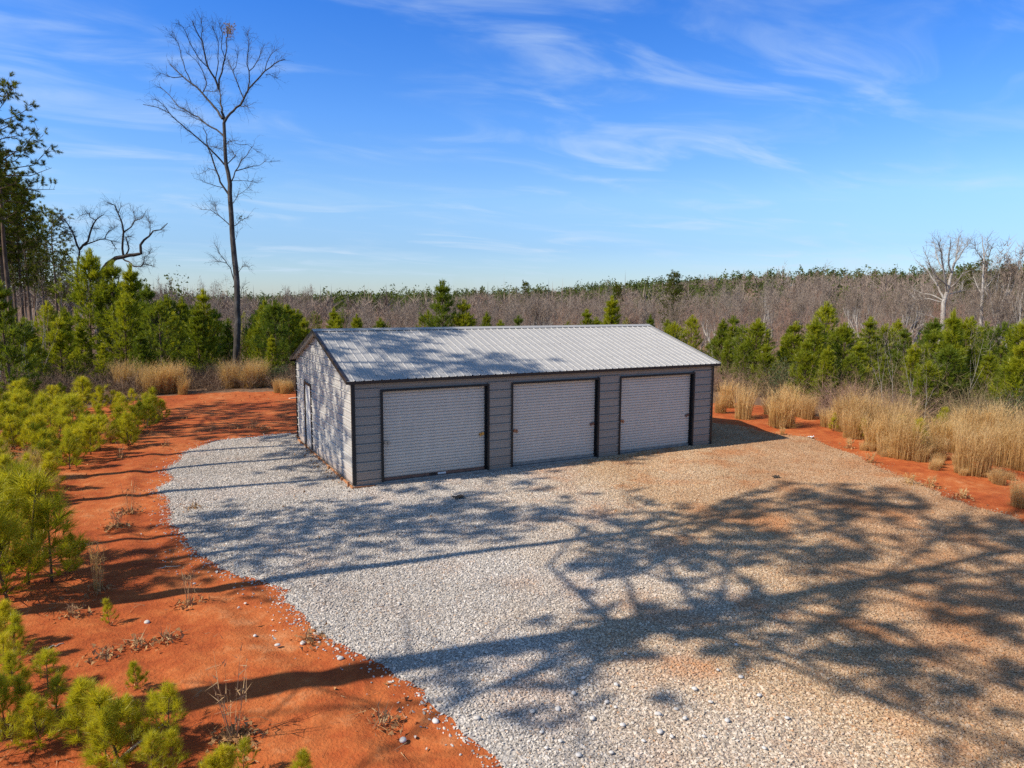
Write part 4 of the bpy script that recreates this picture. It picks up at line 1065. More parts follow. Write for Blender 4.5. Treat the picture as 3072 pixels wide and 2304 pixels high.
# ------------------------------------------------------------------ limbed trees drawn limb by limb
def limbed(name, limbs, view, dist, bm_, twm, twig_scale, loc_px, twig_n=1.0, rmin=0.012):
    """limbs: (points in a zoomed view, start radius m, end radius m). Limbs leave the trunk's plane towards and away from the viewer."""
    x0, y0, zk = view
    base = at(*loc_px, dist); gz_ = hz(base[0], base[1]); base[2] = gz_ - 0.1
    wood = MB(); T = Tris()
    for li, (pts, ra, rb, vw) in enumerate(limbs):
        vx, vy, vk = vw or view
        off = 0.0 if li == 0 else rng.uniform(-1, 1)
        n_ = len(pts); P3 = []
        for i, (a_, b_) in enumerate(pts):
            dd = dist + off * 2.6 * twig_scale * (i / max(1, n_ - 1)) ** 1.1
            P3.append(at(vx + a_ / vk, vy + b_ / vk, dd) - base)
        if li == 0: P3[0][2] = 0.0
        # refine with slight wobble
        Q = [P3[0]]; 
        for a_, b_ in zip(P3[:-1], P3[1:]):
            ln = np.linalg.norm(b_ - a_)
            Q.append((a_ + b_) / 2 + rng.normal(0, 0.035 * ln * (0.4 if li == 0 else 1), 3)); Q.append(b_)
        m_ = len(Q); rad = [max(rmin * .6, ra + (rb - ra) * (i / (m_ - 1))) for i in range(m_)]
        wood.tube(Q, rad, 10 if li == 0 else 6, False)
        if li == 0: continue
        tot = sum(np.linalg.norm(b_ - a_) for a_, b_ in zip(Q[:-1], Q[1:]))
        nt_ = int(tot * 5.0 * twig_n)
        for _ in range(nt_):
            tt = rng.uniform(0.22, 1.0); k_ = min(m_ - 2, int(tt * (m_ - 1)))
            q = Q[k_] + (Q[k_ + 1] - Q[k_]) * rng.random(); dd = unit(Q[k_ + 1] - Q[k_])
            d1 = unit(dd * .8 + rng.normal(0, .55, 3) + np.array([0, 0, .25])); l1 = rng.uniform(.35, 1.15) * twig_scale
            q1 = q + d1 * l1 * .5; q2 = q1 + unit(d1 + rng.normal(0, .3, 3)) * l1 * .5
            wood.tube([q, q1, q2], [rmin, rmin * .7, rmin * .35], 3, False)
            for _k in range(4):
                s0 = q + (q1 - q) * rng.random() if _k < 2 else q1 + (q2 - q1) * rng.random()
                e0 = s0 + unit(d1 + rng.normal(0, .65, 3)) * l1 * rng.uniform(.25, .55)
                T.ribbons([s0], [e0], rmin * 1.1)
                T.ribbons([s0 + (e0 - s0) * .5], [s0 + (e0 - s0) * .5 + unit(e0 - s0 + rng.normal(0, .3, 3)) * l1 * .2], rmin * .8)
    return base, wood, T
V1 = (400, 0, 2.765); V2 = (500, 550, 2.5525)
def v2(pts): return pts
trunk_pts = [(528, 1440), (532, 1320), (545, 1050), (540, 850), (528, 650), (512, 500), (500, 350), (488, 150), (485, 0)]
conv = lambda p: ((500 + p[0] / 2.5525 - 400) * 2.765, (550 + p[1] / 2.5525) * 2.765)
hero = [([conv(p) for p in trunk_pts] + [(797, 1500), (770, 1370), (760, 1200), (752, 1020)], .225, .105, V1)]
def L1(r_, *p): hero.append((list(p), r_, r_ * .28, V1))
def L2(r_, *p): hero.append((list(p), r_, r_ * .28, V2))
L1(.085, (740, 985), (700, 920), (640, 850), (570, 770), (480, 690), (410, 635), (340, 570), (300, 530))
L1(.030, (410, 635), (330, 645), (230, 605), (190, 635)); L1(.032, (480, 690), (430, 580), (395, 470), (375, 370), (340, 320), (300, 275))
L1(.105, (752, 1030), (735, 930), (722, 860), (710, 740)); L1(.070, (710, 745), (680, 655), (620, 560), (590, 440), (570, 340), (520, 250), (490, 170))
L1(.035, (620, 560), (540, 480), (470, 360), (410, 220), (355, 190)); L1(.062, (710, 745), (735, 600), (760, 480), (770, 340), (780, 250))
L1(.036, (680, 655), (705, 520), (705, 420), (690, 300), (650, 210)); L1(.025, (570, 340), (575, 240), (560, 150)); L1(.03, (760, 480), (730, 400), (740, 280), (710, 190))
L1(.036, (575, 770), (610, 690), (580, 600), (520, 500), (440, 430)); L1(.03, (590, 755), (640, 758), (695, 750))
L1(.090, (752, 1020), (780, 970), (830, 920), (890, 870), (930, 790), (1000, 690), (1090, 590), (1170, 530), (1260, 490))
L1(.042, (912, 810), (865, 690), (825, 590), (780, 480)); L1(.045, (950, 745), (960, 590), (945, 470), (960, 330), (950, 260)); L1(.032, (960, 590), (1020, 520), (1060, 430), (1090, 360))
L1(.025, (825, 590), (860, 500), (870, 400)); L1(.03, (1090, 590), (1130, 470), (1190, 415)); L1(.03, (890, 880), (925, 880), (960, 895)); L1(.02, (1100, 620), (1150, 628), (1200, 650))
L1(.060, (748, 1125), (690, 1075), (620, 1040), (540, 970), (460, 930), (370, 880), (300, 790), (220, 720)); L1(.028, (620, 1040), (560, 1000), (430, 930), (330, 900))
L1(.058, (755, 1365), (690, 1290), (620, 1220), (540, 1150), (440, 1070), (360, 1000), (300, 940), (200, 890), (80, 865)); L1(.026, (300, 940), (240, 860), (160, 800))
L1(.068, (792, 1615), (720, 1510), (690, 1420), (660, 1330), (620, 1230), (610, 1120), (580, 1060)); L1(.026, (740, 1555), (650, 1530), (550, 1490)); L1(.022, (690, 1420), (620, 1400), (580, 1430))
L1(.045, (808, 1515), (845, 1420), (890, 1340), (940, 1290), (1000, 1200)); L1(.032, (845, 1420), (950, 1390), (1050, 1370), (1150, 1345)); L1(.035, (775, 1365), (850, 1290), (825, 1260), (780, 1270))
L1(.03, (765, 1210), (840, 1165)); L1(.02, (815, 1500), (950, 1500), (1030, 1520)); L1(.02, (840, 1190), (950, 1200), (1030, 1260)); L1(.02, (620, 1210), (700, 1230), (745, 1250))
L2(.034, (485, 322), (410, 255), (340, 205), (265, 200)); L2(.02, (410, 255), (370, 190), (330, 130)); L2(.028, (512, 330), (560, 290), (630, 260)); L2(.026, (500, 160), (545, 90), (630, 30))
L2(.038, (520, 755), (490, 650), (440, 580), (380, 480)); L2(.022, (460, 610), (400, 600), (340, 600)); L2(.022, (548, 690), (580, 640), (620, 630)); L2(.02, (560, 880), (575, 810), (600, 770)); L2(.015, (522, 440), (540, 380))
hb_, hw_, hT = limbed("tall_bare_tree", hero, V1, 47.6, "bark_hero", "bark_dark", 1.0, (706, 1112), 1.6, 0.0085)
hroot = tag(link("tall_bare_tree", None, loc=tuple(hb_)), "very tall leafless tree with a slender straight trunk forking high above young pines", 'bare tree')
link("trunk", hw_.mesh("tall_bare_tree_trunk", "bark_hero", True), hroot)
link("twigs", hT.mesh("tall_bare_tree_twigs", "bark_dark"), hroot)
T = Tris(); cpos = at(400 + 795 / 2.765, 255 / 2.765, 47.6) - hb_
T.cards(cpos + rng.normal(0, 1, (230, 3)) * np.array([.22, .22, .24]), 0.12, 0.6)
o_ = link("leaf_clump", T.mesh("leaf_clump", "oak_leaf_tan"), hroot); o_['label'] = "tuft of tan leaves near the top"
T = Tris(); cpos = at(500 + 560 / 2.5525, 550 + 268 / 2.5525, 47.6) - hb_
T.cards(cpos + rng.normal(0, .14, (70, 3)), 0.09, 0.4); link("leaf_clump", T.mesh("leaf_clump", "shrub_green"), hroot)

V3 = (0, 250, 2.765)
oak = [([(800, 1800), (820, 1650), (850, 1560), (890, 1500), (960, 1450), (1020, 1440), (1080, 1425), (1140, 1418), (1170, 1412), (1165, 1340), (1195, 1300), (1235, 1270), (1270, 1225), (1330, 1215), (1390, 1160)], .24, .03, V3)]
def O(r_, *p): oak.append((list(p), r_ * .82, r_ * .22, V3))
O(.13, (1025, 1435), (1015, 1370), (1025, 1230), (1010, 1150), (980, 1080), (950, 1010), (890, 985)); O(.08, (1025, 1235), (1090, 1190), (1120, 1140), (1190, 1110)); O(.10, (1045, 1425), (1070, 1370), (1045, 1275), (1090, 1270))
O(.09, (1015, 1450), (1070, 1480), (1110, 1520), (1170, 1520), (1210, 1500), (1280, 1520)); O(.05, (1240, 1260), (1245, 1170), (1210, 1100)); O(.05, (1165, 1520), (1200, 1440), (1250, 1390))
O(.21, (640, 1800), (642, 1640), (652, 1450), (660, 1370)); O(.12, (660, 1380), (620, 1280), (600, 1230), (550, 1150), (500, 1080)); O(.13, (660, 1380), (730, 1310), (760, 1200), (800, 1130), (860, 1090)); O(.05, (765, 1200), (825, 1200))
O(.085, (700, 1345), (730, 1330), (830, 1295), (920, 1305), (1000, 1325)); O(.05, (870, 1293), (900, 1230), (960, 1190)); O(.05, (795, 1140), (740, 1080), (650, 1110)); O(.05, (980, 1080), (1010, 1010)); O(.05, (1330, 1215), (1365, 1230)); O(.05, (1120, 1140), (1105, 1060)); O(.05, (920, 1305), (970, 1380)); O(.045, (600, 1230), (540, 1240))
ob, ow, oT = limbed("crooked_oak", oak, V3, 62.0, "bark_dark", "bark_dark", 1.2, (292, 1090), 1.9, 0.0105)
oroot = tag(link("crooked_oak", None, loc=tuple(ob)), "crooked dark leafless oak with twisting limbs behind the largest young pine", 'bare tree')
link("trunk", ow.mesh("crooked_oak_trunk", "bark_dark", True), oroot)
link("twigs", oT.mesh("crooked_oak_twigs", "bark_dark"), oroot)

V4 = (2500, 700, 3.318)
pale = [([(1070, 1080), (1075, 1000), (1090, 850), (1095, 700), (1120, 620), (1150, 520), (1180, 400), (1200, 300)], .33, .09, V4)]
for r_, *q in ((.14, (1097, 650), (1060, 580), (1010, 480), (950, 380), (850, 310)), (.08, (1010, 480), (1000, 400), (950, 280), (900, 180)), (.09, (1150, 520), (1110, 500), (1040, 450), (990, 340)), (.13, (1130, 590), (1100, 370), (1080, 200), (1040, 80)),
               (.10, (1180, 400), (1150, 200), (1170, 60)), (.10, (1190, 350), (1230, 200), (1250, 40)), (.09, (1200, 300), (1290, 170), (1340, 60)), (.11, (1140, 560), (1220, 500), (1290, 400), (1350, 380)), (.09, (1120, 620), (1200, 590), (1280, 570), (1290, 480)),
               (.09, (1092, 670), (1000, 620), (900, 600), (800, 560)), (.08, (1092, 690), (950, 650), (820, 660), (760, 600)), (.08, (1085, 860), (980, 830), (880, 800), (800, 770)), (.07, (1080, 910), (960, 890), (870, 910)), (.07, (1100, 370), (1020, 200), (1000, 90)), (.06, (1230, 200), (1290, 80))):
    pale.append((list(q), r_, r_ * .25, V4))
narrow = [([(1465, 1000), (1470, 850), (1480, 650), (1490, 500), (1495, 350), (1500, 200), (1480, 20)], .22, .03, V4)]
for r_, *q in ((.08, (1480, 650), (1430, 520), (1390, 430)), (.07, (1490, 560), (1570, 480), (1620, 400)), (.07, (1495, 360), (1540, 250), (1590, 100)), (.06, (1495, 300), (1440, 200), (1410, 100)), (.06, (1500, 240), (1540, 120), (1530, 20)), (.06, (1485, 600), (1530, 520)), (.09, (1475, 760), (1445, 710))):
    narrow.append((list(q), r_, r_ * .25, V4))
for lim, dist, basepx, lab in ((pale, 78.0, (2822, 1010), "large pale-barked bare tree with wide low limbs before the pine hill"), (narrow, 84.0, (2942, 1000), "narrow upright bare tree beside the large pale bare tree")):
    pb, pw_, pT = limbed("bare_tree", lim, V4, dist, "bark_pale", "twig_grey", 1.7, basepx, 1.3, 0.016)
    proot = tag(link("bare_tree", None, loc=tuple(pb)), lab, 'bare tree')
    link("trunk", pw_.mesh("pale_bare_tree_trunk", "bark_pale", True), proot)
    link("twigs", pT.mesh("pale_bare_tree_twigs", "twig_grey"), proot)

# ------------------------------------------------------------------ dry grass clumps
def grass_clump(n, H, rad, lean, fluff=2, w=0.010):
    T = Tris()
    lv = np.array([math.cos(0.3), math.sin(0.3), 0]) * lean
    a_ = rng.random(n) * 6.283; r_ = rad * np.sqrt(rng.random(n)) * 0.95
    b0 = np.stack([np.cos(a_) * r_, np.sin(a_) * r_, np.zeros(n)], 1)
    outw = np.stack([np.cos(a_), np.sin(a_), np.zeros(n)], 1) * rng.uniform(0.0, 0.30, n)[:, None] * (r_ / rad + .25)[:, None]
    h_ = H * (0.38 + 0.75 * rng.random(n) ** 0.7)
    up_ = np.array([0, 0, 1.0])
    p1 = b0 + (up_ + outw * .4 + lv * .25) * (h_ * .4)[:, None]
    p2 = p1 + (up_ + outw + lv * .7 + rng.normal(0, .14, (n, 3))) * (h_ * .32)[:, None]
    p3 = p2 + (up_ * .75 + outw * 1.5 + lv * 1.6 + rng.normal(0, .34, (n, 3))) * (h_ * .3)[:, None]
    side = rng.normal(size=(n, 3)); side[:, 2] *= .1; side /= np.linalg.norm(side, axis=1)[:, None]
    sh = np.clip(rng.normal(.5, .2, n), 0, 1)
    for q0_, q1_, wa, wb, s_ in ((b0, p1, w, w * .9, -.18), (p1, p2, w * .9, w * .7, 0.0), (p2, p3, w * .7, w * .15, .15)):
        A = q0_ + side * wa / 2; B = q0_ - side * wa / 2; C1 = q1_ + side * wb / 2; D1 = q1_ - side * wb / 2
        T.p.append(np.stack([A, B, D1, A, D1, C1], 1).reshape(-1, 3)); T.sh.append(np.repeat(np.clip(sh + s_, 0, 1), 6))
    for _ in range(fluff):                      # feathery seed heads up the stems
        tt = rng.uniform(.1, 1, n)[:, None]; q = p2 + (p3 - p2) * tt
        e = q + (up_ * .6 + rng.normal(0, .6, (n, 3))) * rng.uniform(.04, .10, n)[:, None]
        T.ribbons(q, e, w * .9, .8)
    nb = n // 2                                 # collapsed leaves around the foot
    a2 = rng.random(nb) * 6.283; l2 = rng.uniform(.15, .6, nb) * H * .7
    s0 = np.stack([np.cos(a2) * rad * .4, np.sin(a2) * rad * .4, np.full(nb, .02)], 1)
    e0 = s0 + np.stack([np.cos(a2) * l2, np.sin(a2) * l2, rng.uniform(.02, .35, nb) * H * .6], 1)
    T.ribbons(s0, e0, w * 1.2, .3)
    return T
GC = [grass_clump(420, 1.25, .32, .15).mesh("grass_clump0", "broomsedge"), grass_clump(380, 1.2, .30, .75).mesh("grass_clump1", "broomsedge"),
      grass_clump(520, 1.3, .42, .05).mesh("grass_clump2", "broomsedge"), grass_clump(300, 1.0, .26, .35).mesh("grass_clump3", "broomsedge"), grass_clump(460, .9, .40, .25).mesh("grass_clump4", "broomsedge")]
def grass(me, loc, s_, rz, label, group):
    return tag(link("grass_clump", me, loc=loc, rz=rz, scale=s_), label, 'grass', group)
rg = [(1605, 905, 1, 1.15, "windblown tan grass clump arching over by the garage's right corner"), (1688, 922, 2, 1.05, "rounded tan grass clump standing apart on the clay beyond the garage"), (1745, 905, 0, 1.05, None), (1770, 912, 3, 1.1, None), (1725, 900, 1, 1.0, None), (1790, 922, 4, 1.0, None),
      (1825, 940, 0, 1.1, None), (1842, 955, 2, 1.05, None), (1870, 968, 0, 1.1, None), (1890, 980, 2, 1.05, None), (1915, 992, 4, 1.1, None), (1935, 985, 0, 1.2, None), (1955, 1000, 2, 1.1, None), (1900, 955, 0, 1.15, None), (1925, 965, 2, 1.2, None), (1960, 970, 0, 1.15, None), (1985, 1005, 4, .9, None),
      (2015, 1000, 4, .8, None), (2040, 1010, 4, .75, None), (2060, 985, 0, 1.1, None), (2085, 1000, 0, 1.05, None), (2100, 1032, 2, .95, "bushy tan grass clump in front of the grass row, on red clay"), (2120, 1005, 0, 1.0, None), (2135, 990, 2, 1.05, None), (2160, 1015, 0, 1.05, None), (2185, 1005, 2, 1.0, None), (2205, 1015, 0, 1., None),
      (2206, 1096, 2, .85, "lone tan grass clump at the far end of the clay track"), (2000, 965, 0, 1.15, None), (2030, 975, 2, 1.15, None), (2075, 962, 0, 1.2, None), (2110, 968, 2, 1.1, None), (2150, 972, 0, 1.2, None), (2190, 975, 2, 1.1, None), (2220, 985, 0, 1.1, None), (1860, 938, 2, 1.1, None), (1810, 915, 0, 1.0, None), (1660, 895, 3, .9, None),
      (1640, 890, 1, 1.0, None), (1570, 880, 0, 1.0, None), (1556, 892, 3, .9, None), (1700, 885, 0, .9, None), (1980, 940, 0, 1.1, None), (2050, 945, 2, 1.1, None), (2130, 948, 0, 1.1, None), (2200, 950, 2, 1.1, None), (1915, 935, 2, 1.0, None), (1875, 915, 0, 1., None), (2250, 1030, 2, 1., None), (2260, 1000, 0, 1., None), (1950, 945, 2, 1.1, None), (2090, 930, 0, 1., None), (1835, 900, 0, .9, None), (1780, 885, 3, .9, None)]
for i, (x, y, v, s_, lab) in enumerate(rg):
    if (x > 1880 and y < 958) or (lab is None and i % 5 == 3): continue
    p = base_pt(x, y - (9 if 1800 < x < 2204 else 0))
    grass(GC[v], (p[0], p[1], hz(p[0], p[1]) - .02), s_ * rng.uniform(.62, 1.1), rng.normal(-.5, .9), lab or ("tall tan broomsedge clump behind the rounded clump beyond the garage" if x < 1815 else "tall tan broomsedge clump in the dense row along the clay track"), None if lab else ("dry grass clumps behind the rounded clump" if x < 1815 else "dry grass clumps along the clay track"))
for i in range(34):
    x = rng.uniform(1640, 2225); y = 925 + (x - 1640) * 0.215 + rng.normal(0, 7)
    p = base_pt(x, y)
    if float(gravel_sd(np.array([p[0]]), np.array([p[1]]))[0]) > -0.7: continue
    grass(GC[(4, 3)[i % 2]], (p[0], p[1], hz(p[0], p[1]) - .02), rng.uniform(.22, .45), rng.random() * 6.28, "low dry tuft at the foot of the broomsedge row", "low dry tufts before the broomsedge row")
n = 0
while n < 42:
    x = rng.uniform(-60, 345); y = rng.uniform(868, 1130)
    if sdf(THICKET, np.array([x]), np.array([y]))[0] < -6: continue
    p = base_pt(x, y); n += 1
    grass(GC[(3, 0)[n % 2]], (p[0], p[1], hz(p[0], p[1]) - .02), rng.uniform(.3, .75), rng.random() * 6.28, "dry grass tuft growing among the pine saplings of the thicket", "dry tufts in the sapling thicket")
lg = [(312, 848), (330, 852), (345, 846), (362, 850), (378, 848), (395, 852), (410, 846), (465, 826), (488, 836), (500, 838), (515, 836), (530, 838), (545, 838), (556, 836), (580, 846), (600, 848), (615, 850), (628, 846), (300, 840), (270, 842)]
for i, (x, y) in enumerate(lg):
    if i % 4 == 2: continue
    p = base_pt(x, y)
    grass(GC[(0, 2, 3)[i % 3]], (p[0], p[1], hz(p[0], p[1]) - .02), rng.uniform(.8, 1.25) * (0.55 if x > 570 else 1), rng.random() * 6.28, "orange-tan grass clump where the clay track meets the young pines", "dry grass clumps at the end of the clay track")

# ------------------------------------------------------------------ brown undergrowth: dense twigs nobody could count
def brush(points, heights, tw=0.014, n=70, leaf=0):
    T = Tris()
    for (x, y), h_ in zip(points, heights):
        z = hz(x, y); k_ = int(n * h_ / 1.2)
        a_ = rng.random(k_) * 6.283; r_ = rng.random(k_) * .35 * h_
        b0 = np.stack([x + np.cos(a_) * r_, y + np.sin(a_) * r_, np.full(k_, z - .02)], 1)
        d_ = np.stack([np.cos(a_), np.sin(a_), np.zeros(k_)], 1) * rng.uniform(.0, .7, k_)[:, None] + rng.normal(0, .25, (k_, 3)); d_[:, 2] = rng.uniform(.5, 1.0, k_)
        l_ = h_ * rng.uniform(.4, 1.0, k_)[:, None]
        m_ = b0 + d_ * l_ * .5; e_ = m_ + (d_ + rng.normal(0, .4, (k_, 3))) * l_ * .5
        T.ribbons(b0, m_, tw * 1.4, .3); T.ribbons(m_ - d_ * l_ * .05, e_, tw, .5)
        for _ in range(3):
            s0 = m_ + (e_ - m_) * rng.random((k_, 1)); T.ribbons(s0, s0 + (d_ * .5 + rng.normal(0, .5, (k_, 3))) * l_ * .3, tw * .7, .6)
    return T
pts = []; hs = []
for _ in range(420):
    x = rng.uniform(-60, 700); y = rng.uniform(782, 858)
    p = base_pt(x, y)
    if csd is not None and sdf(CL, np.array([p[0]]), np.array([p[1]]))[0] > -0.6: continue
    pts.append(p[:2]); hs.append(rng.uniform(.6, 1.5))
tag(link("undergrowth", brush(pts, hs, .016, 85).mesh("undergrowth", "twig_brown")), "tangled brown leafless undergrowth beneath the young pines around the tall bare tree", 'undergrowth', kind='stuff')
pts = []; hs = []
for _ in range(520):
    x = rng.uniform(1535, 2280); y = rng.uniform(800, 985)
    if y > 845 + (x - 1535) * 0.165: continue
    p = base_pt(x, y); pts.append(p[:2]); hs.append(rng.uniform(.7, 1.7))
tag(link("undergrowth", brush(pts, hs, .013, 75).mesh("undergrowth", "twig_brown")), "thin brown brush between the dry grass row and the young pines", 'undergrowth', kind='stuff')
pts = []; hs = []
for _ in range(260):
    x = rng.uniform(1545, 2280); y = rng.uniform(815, 970)
    if y > 835 + (x - 1535) * 0.155: continue
    p = base_pt(x, y); pts.append(p[:2]); hs.append(rng.uniform(1.0, 2.2))
tag(link("undergrowth", brush(pts, hs, .012, 90).mesh("undergrowth", "twig_olive")), "taller olive-brown brush mixed through the young pines behind the dry grass", 'undergrowth', kind='stuff')
# rust-brown and grey-green bushes that stand out
for (x, y, h_, mname, lab) in [(1850, 905, 2.1, "twig_red", "rust-brown leafless bush behind the dry grass"), (1805, 895, 1.9, "twig_red", "rust-brown leafless bush behind the dry grass"), (1930, 925, 2.0, "twig_red", "rust-brown leafless bush behind the dry grass"), (1560, 845, 1.7, "twig_red", "rust-brown leafless bush behind the dry grass")]:
    p = base_pt(x, y)
    T = brush([(0, 0)], [h_], .012, 150); v_, s_ = T.arrays(); v_[:, 2] -= hz(0, 0)
    tag(link("bush", mesh_from("bush", v_, np.arange(len(v_)).reshape(-1, 3), mname, s_), loc=(p[0], p[1], hz(p[0], p[1]))), lab, 'bush', "rust-brown bushes")
def green_bush(x, y, w_, h_, lab, m_="shrub_green"):
    p = base_pt(x, y); T = Tris(); c_ = rng.normal(0, 1, (1500, 3)); c_ /= np.linalg.norm(c_, axis=1)[:, None]; c_ *= rng.random((1500, 1)) ** .45
    c_ = c_ * np.array([w_, w_, h_ * .5]) * (1 + .25 * np.sin(c_[:, :1] * 5 + c_[:, 1:2] * 4)) + np.array([0, 0, h_ * .52])
    T.cards(c_, .085, .5)
    root = tag(link("bush", None, loc=(p[0], p[1], hz(p[0], p[1]))), lab, 'bush')
    T2 = brush([(0, 0)], [h_], .012, 60); v_, s_ = T2.arrays(); v_[:, 2] -= hz(0, 0)
    link("stems", mesh_from("stems", v_, np.arange(len(v_)).reshape(-1, 3), "twig_brown", s_), root); link("foliage", T.mesh("foliage", m_), root)
green_bush(1690, 862, 1.0, 2.0, "grey-green bush between the young pines and the grass")
green_bush(608, 832, .55, 1.1, "small blue-green bush by the garage's back corner")
green_bush(2208, 940, .9, 1.6, "grey-green bush at the end of the dry grass row")

# ------------------------------------------------------------------ far hill woods
T = Tris(); TB = Tris()
npine = 5200
th = np.radians(rng.uniform(-46, 46, npine)); r_ = np.sqrt(rng.uniform(200 ** 2, 1000 ** 2, npine))
x = CAM[0] + r_ * np.sin(th + AZ); y = CAM[1] + r_ * np.cos(th + AZ); z = height(x, y)
patch = fbm(x / 90, y / 90, 3) + 0.26 * sstep(380, 640, r_) - 0.14
for i in range(npine):
    if patch[i] > 0.0:
        h_ = rng.uniform(8.5, 18.0); cw = rng.uniform(2.2, 3.6); nc = 64 if r_[i] > 380 else 150
        c_ = rng.normal(0, 1, (nc, 3)); c_ /= np.linalg.norm(c_, axis=1)[:, None]; c_ *= rng.random((nc, 1)) ** .4
        c_ = c_ * np.array([cw, cw, h_ * .40]) + np.array([x[i], y[i], z[i] + h_ * .60]) + rng.normal(0, .3, (nc, 3))
        T.cards(c_, (0.8 if r_[i] < 380 else 1.35) if r_[i] < 550 else 1.7, .45 + rng.normal(0, .2))
    else:
        h_ = rng.uniform(10, 17); nb = 60
        base_ = np.array([x[i], y[i], z[i]])
        s0 = base_ + np.stack([rng.normal(0, .4, nb), rng.normal(0, .4, nb), rng.uniform(.1, .6, nb) * h_], 1)
        d_ = np.stack([rng.normal(0, .55, nb), rng.normal(0, .55, nb), rng.uniform(.4, 1.1, nb)], 1)
        TB.ribbons(s0, s0 + d_ * rng.uniform(2, 5.0, nb)[:, None], .26, .5)
        TB.ribbons([base_], [base_ + np.array([0, 0, h_])], .6, .5)
tag(link("far_wood", T.mesh("far_wood", "needles_far")), "dark green pine wood covering the distant low hill", 'woodland', kind='stuff')
tag(link("far_wood", TB.mesh("far_wood", "twig_grey")), "grey-brown leafless wood on the slopes of the distant hill", 'woodland', kind='stuff')

# ------------------------------------------------------------------ small things on the ground
T = Tris()
k_ = 15000                                          # straw, needles and twigs lying on the clay
x = rng.uniform(-14, 1, k_); y = rng.uniform(-16, 24, k_)
keep = (gravel_sd(x, y) < 0.05) & (rng.random(k_) < np.clip(.22 + 1.3 * fbm(x * .7, y * .7, 3), .03, 1)); x = x[keep]; y = y[keep]
z = height(x, y) + .012; a_ = rng.random(len(x)) * 6.283; l_ = rng.uniform(.05, .28, len(x))
b0 = np.stack([x, y, z], 1); e0 = b0 + np.stack([np.cos(a_) * l_, np.sin(a_) * l_, rng.uniform(-.005, .02, len(x))], 1)
T.ribbons(b0, e0, .008, .5)
tag(link("pine_straw", T.mesh("pine_straw", "straw")), "scattered tan straw and needles lying on the red clay", 'litter', kind='stuff')
T = Tris(); k_ = 5200
x = rng.uniform(-15, 2, k_); y = rng.uniform(-16, 32, k_)
keep = (gravel_sd(x, y) < 0.0) & (rng.random(k_) < np.clip(.18 + 1.4 * fbm(x * .5 + 9, y * .5, 3) + .06 * np.clip(-6 - x, 0, 6), .02, 1)); x = x[keep]; y = y[keep]
T.cards(np.stack([x, y, height(x, y) + .02], 1), .085, .5)
tag(link("fallen_leaves", T.mesh("fallen_leaves", "dead_leaf")), "brown fallen leaves scattered on the red clay under the saplings", 'leaves', kind='stuff')
T = Tris()
def leaf_pile(px, py, nl_, sx, sy):
    p = base_pt(px, py); x = p[0] + rng.normal(0, sx, nl_); y = p[1] + rng.normal(0, sy, nl_); ok = (y < -.15) | (x < -.12); x = x[ok]; y = y[ok]
    T.cards(np.stack([x, y, pad_height(x, y)[0] + .035], 1), .075, .6)
leaf_pile(985, 1022, 150, .45, .10); leaf_pile(905, 1040, 40, .3, .1); leaf_pile(730, 1020, 140, .25, .7); leaf_pile(690, 985, 120, .3, .8); leaf_pile(1130, 1010, 50, .5, .1)
leaf_pile(640, 940, 60, .35, .4); leaf_pile(900, 1120, 25, 2.5, 1.5); leaf_pile(600, 1100, 25, 2, 2); leaf_pile(1400, 985, 40, .6, .1)
tag(link("fallen_leaves", T.mesh("fallen_leaves", "dead_leaf")), "orange-brown fallen leaves gathered on the gravel along the garage walls", 'leaves', kind='stuff')

def stone_mesh(s_):
    import bmesh
    bm_ = bmesh.new(); bmesh.ops.create_icosphere(bm_, subdivisions=2, radius=1)
    rr_ = np.random.default_rng(s_)
    k3 = rr_.normal(size=(4, 3))
    for v in bm_.verts:
        c = np.array(v.co); f_ = 1 + .14 * sum(math.sin(c @ k3[i] * 1.8 + i) for i in range(4)) / 2
        v.co = Vector(c * f_ * np.array([1, .8, .45]))
    me = bpy.data.meshes.new("stone"); bm_.to_mesh(me); bm_.free(); me.materials.append(MATS["white_stone"]); 
    me.polygons.foreach_set('use_smooth', np.ones(len(me.polygons), bool)); return me
SM = [stone_mesh(i) for i in range(4)]
for i, (x, y) in enumerate([(862, 1310), (1260, 1472), (1330, 1487), (1500, 1496), (1310, 1525), (1330, 1536), (1420, 1550), (1460, 1540), (1535, 1525), (1570, 1565), (1240, 1505), (1205, 1540), (1150, 1545), (1280, 1560), (1110, 1475), (1345, 1575), (1425, 1590), (1170, 1590), (1450, 1600),
                             (1520, 1600), (1210, 1610), (1600, 1470), (1550, 1455), (1250, 1640), (1390, 1610), (1640, 1510), (1480, 1560), (1180, 1625), (1320, 1635), (1030, 1560), (1350, 1420), (1590, 1400), (1700, 1560), (1650, 1625)]):
    p = base_pt(x, y); o_ = link("stone", SM[i % 4], loc=(p[0], p[1], float(pad_height(np.array([p[0]]), np.array([p[1]]))[0][0]) + .028), rz=rng.random() * 6.28, scale=rng.uniform(.024, .042))
    tag(o_, "pale flat stone larger than the gravel around it", 'stone', "pale larger stones in the gravel")
for i, (x, y) in enumerate([(420, 1262), (318, 1345), (550, 1375), (655, 1390), (735, 1424), (870, 1600), (940, 1560), (390, 1170), (600, 1395)]):
    p = base_pt(x, y); o_ = link("stone", SM[i % 4], loc=(p[0], p[1], hz(p[0], p[1]) + .012), rz=rng.random() * 6, scale=rng.uniform(.03, .05))
    tag(o_, "single stone lying on the bare red clay", 'stone', "stones on the clay")

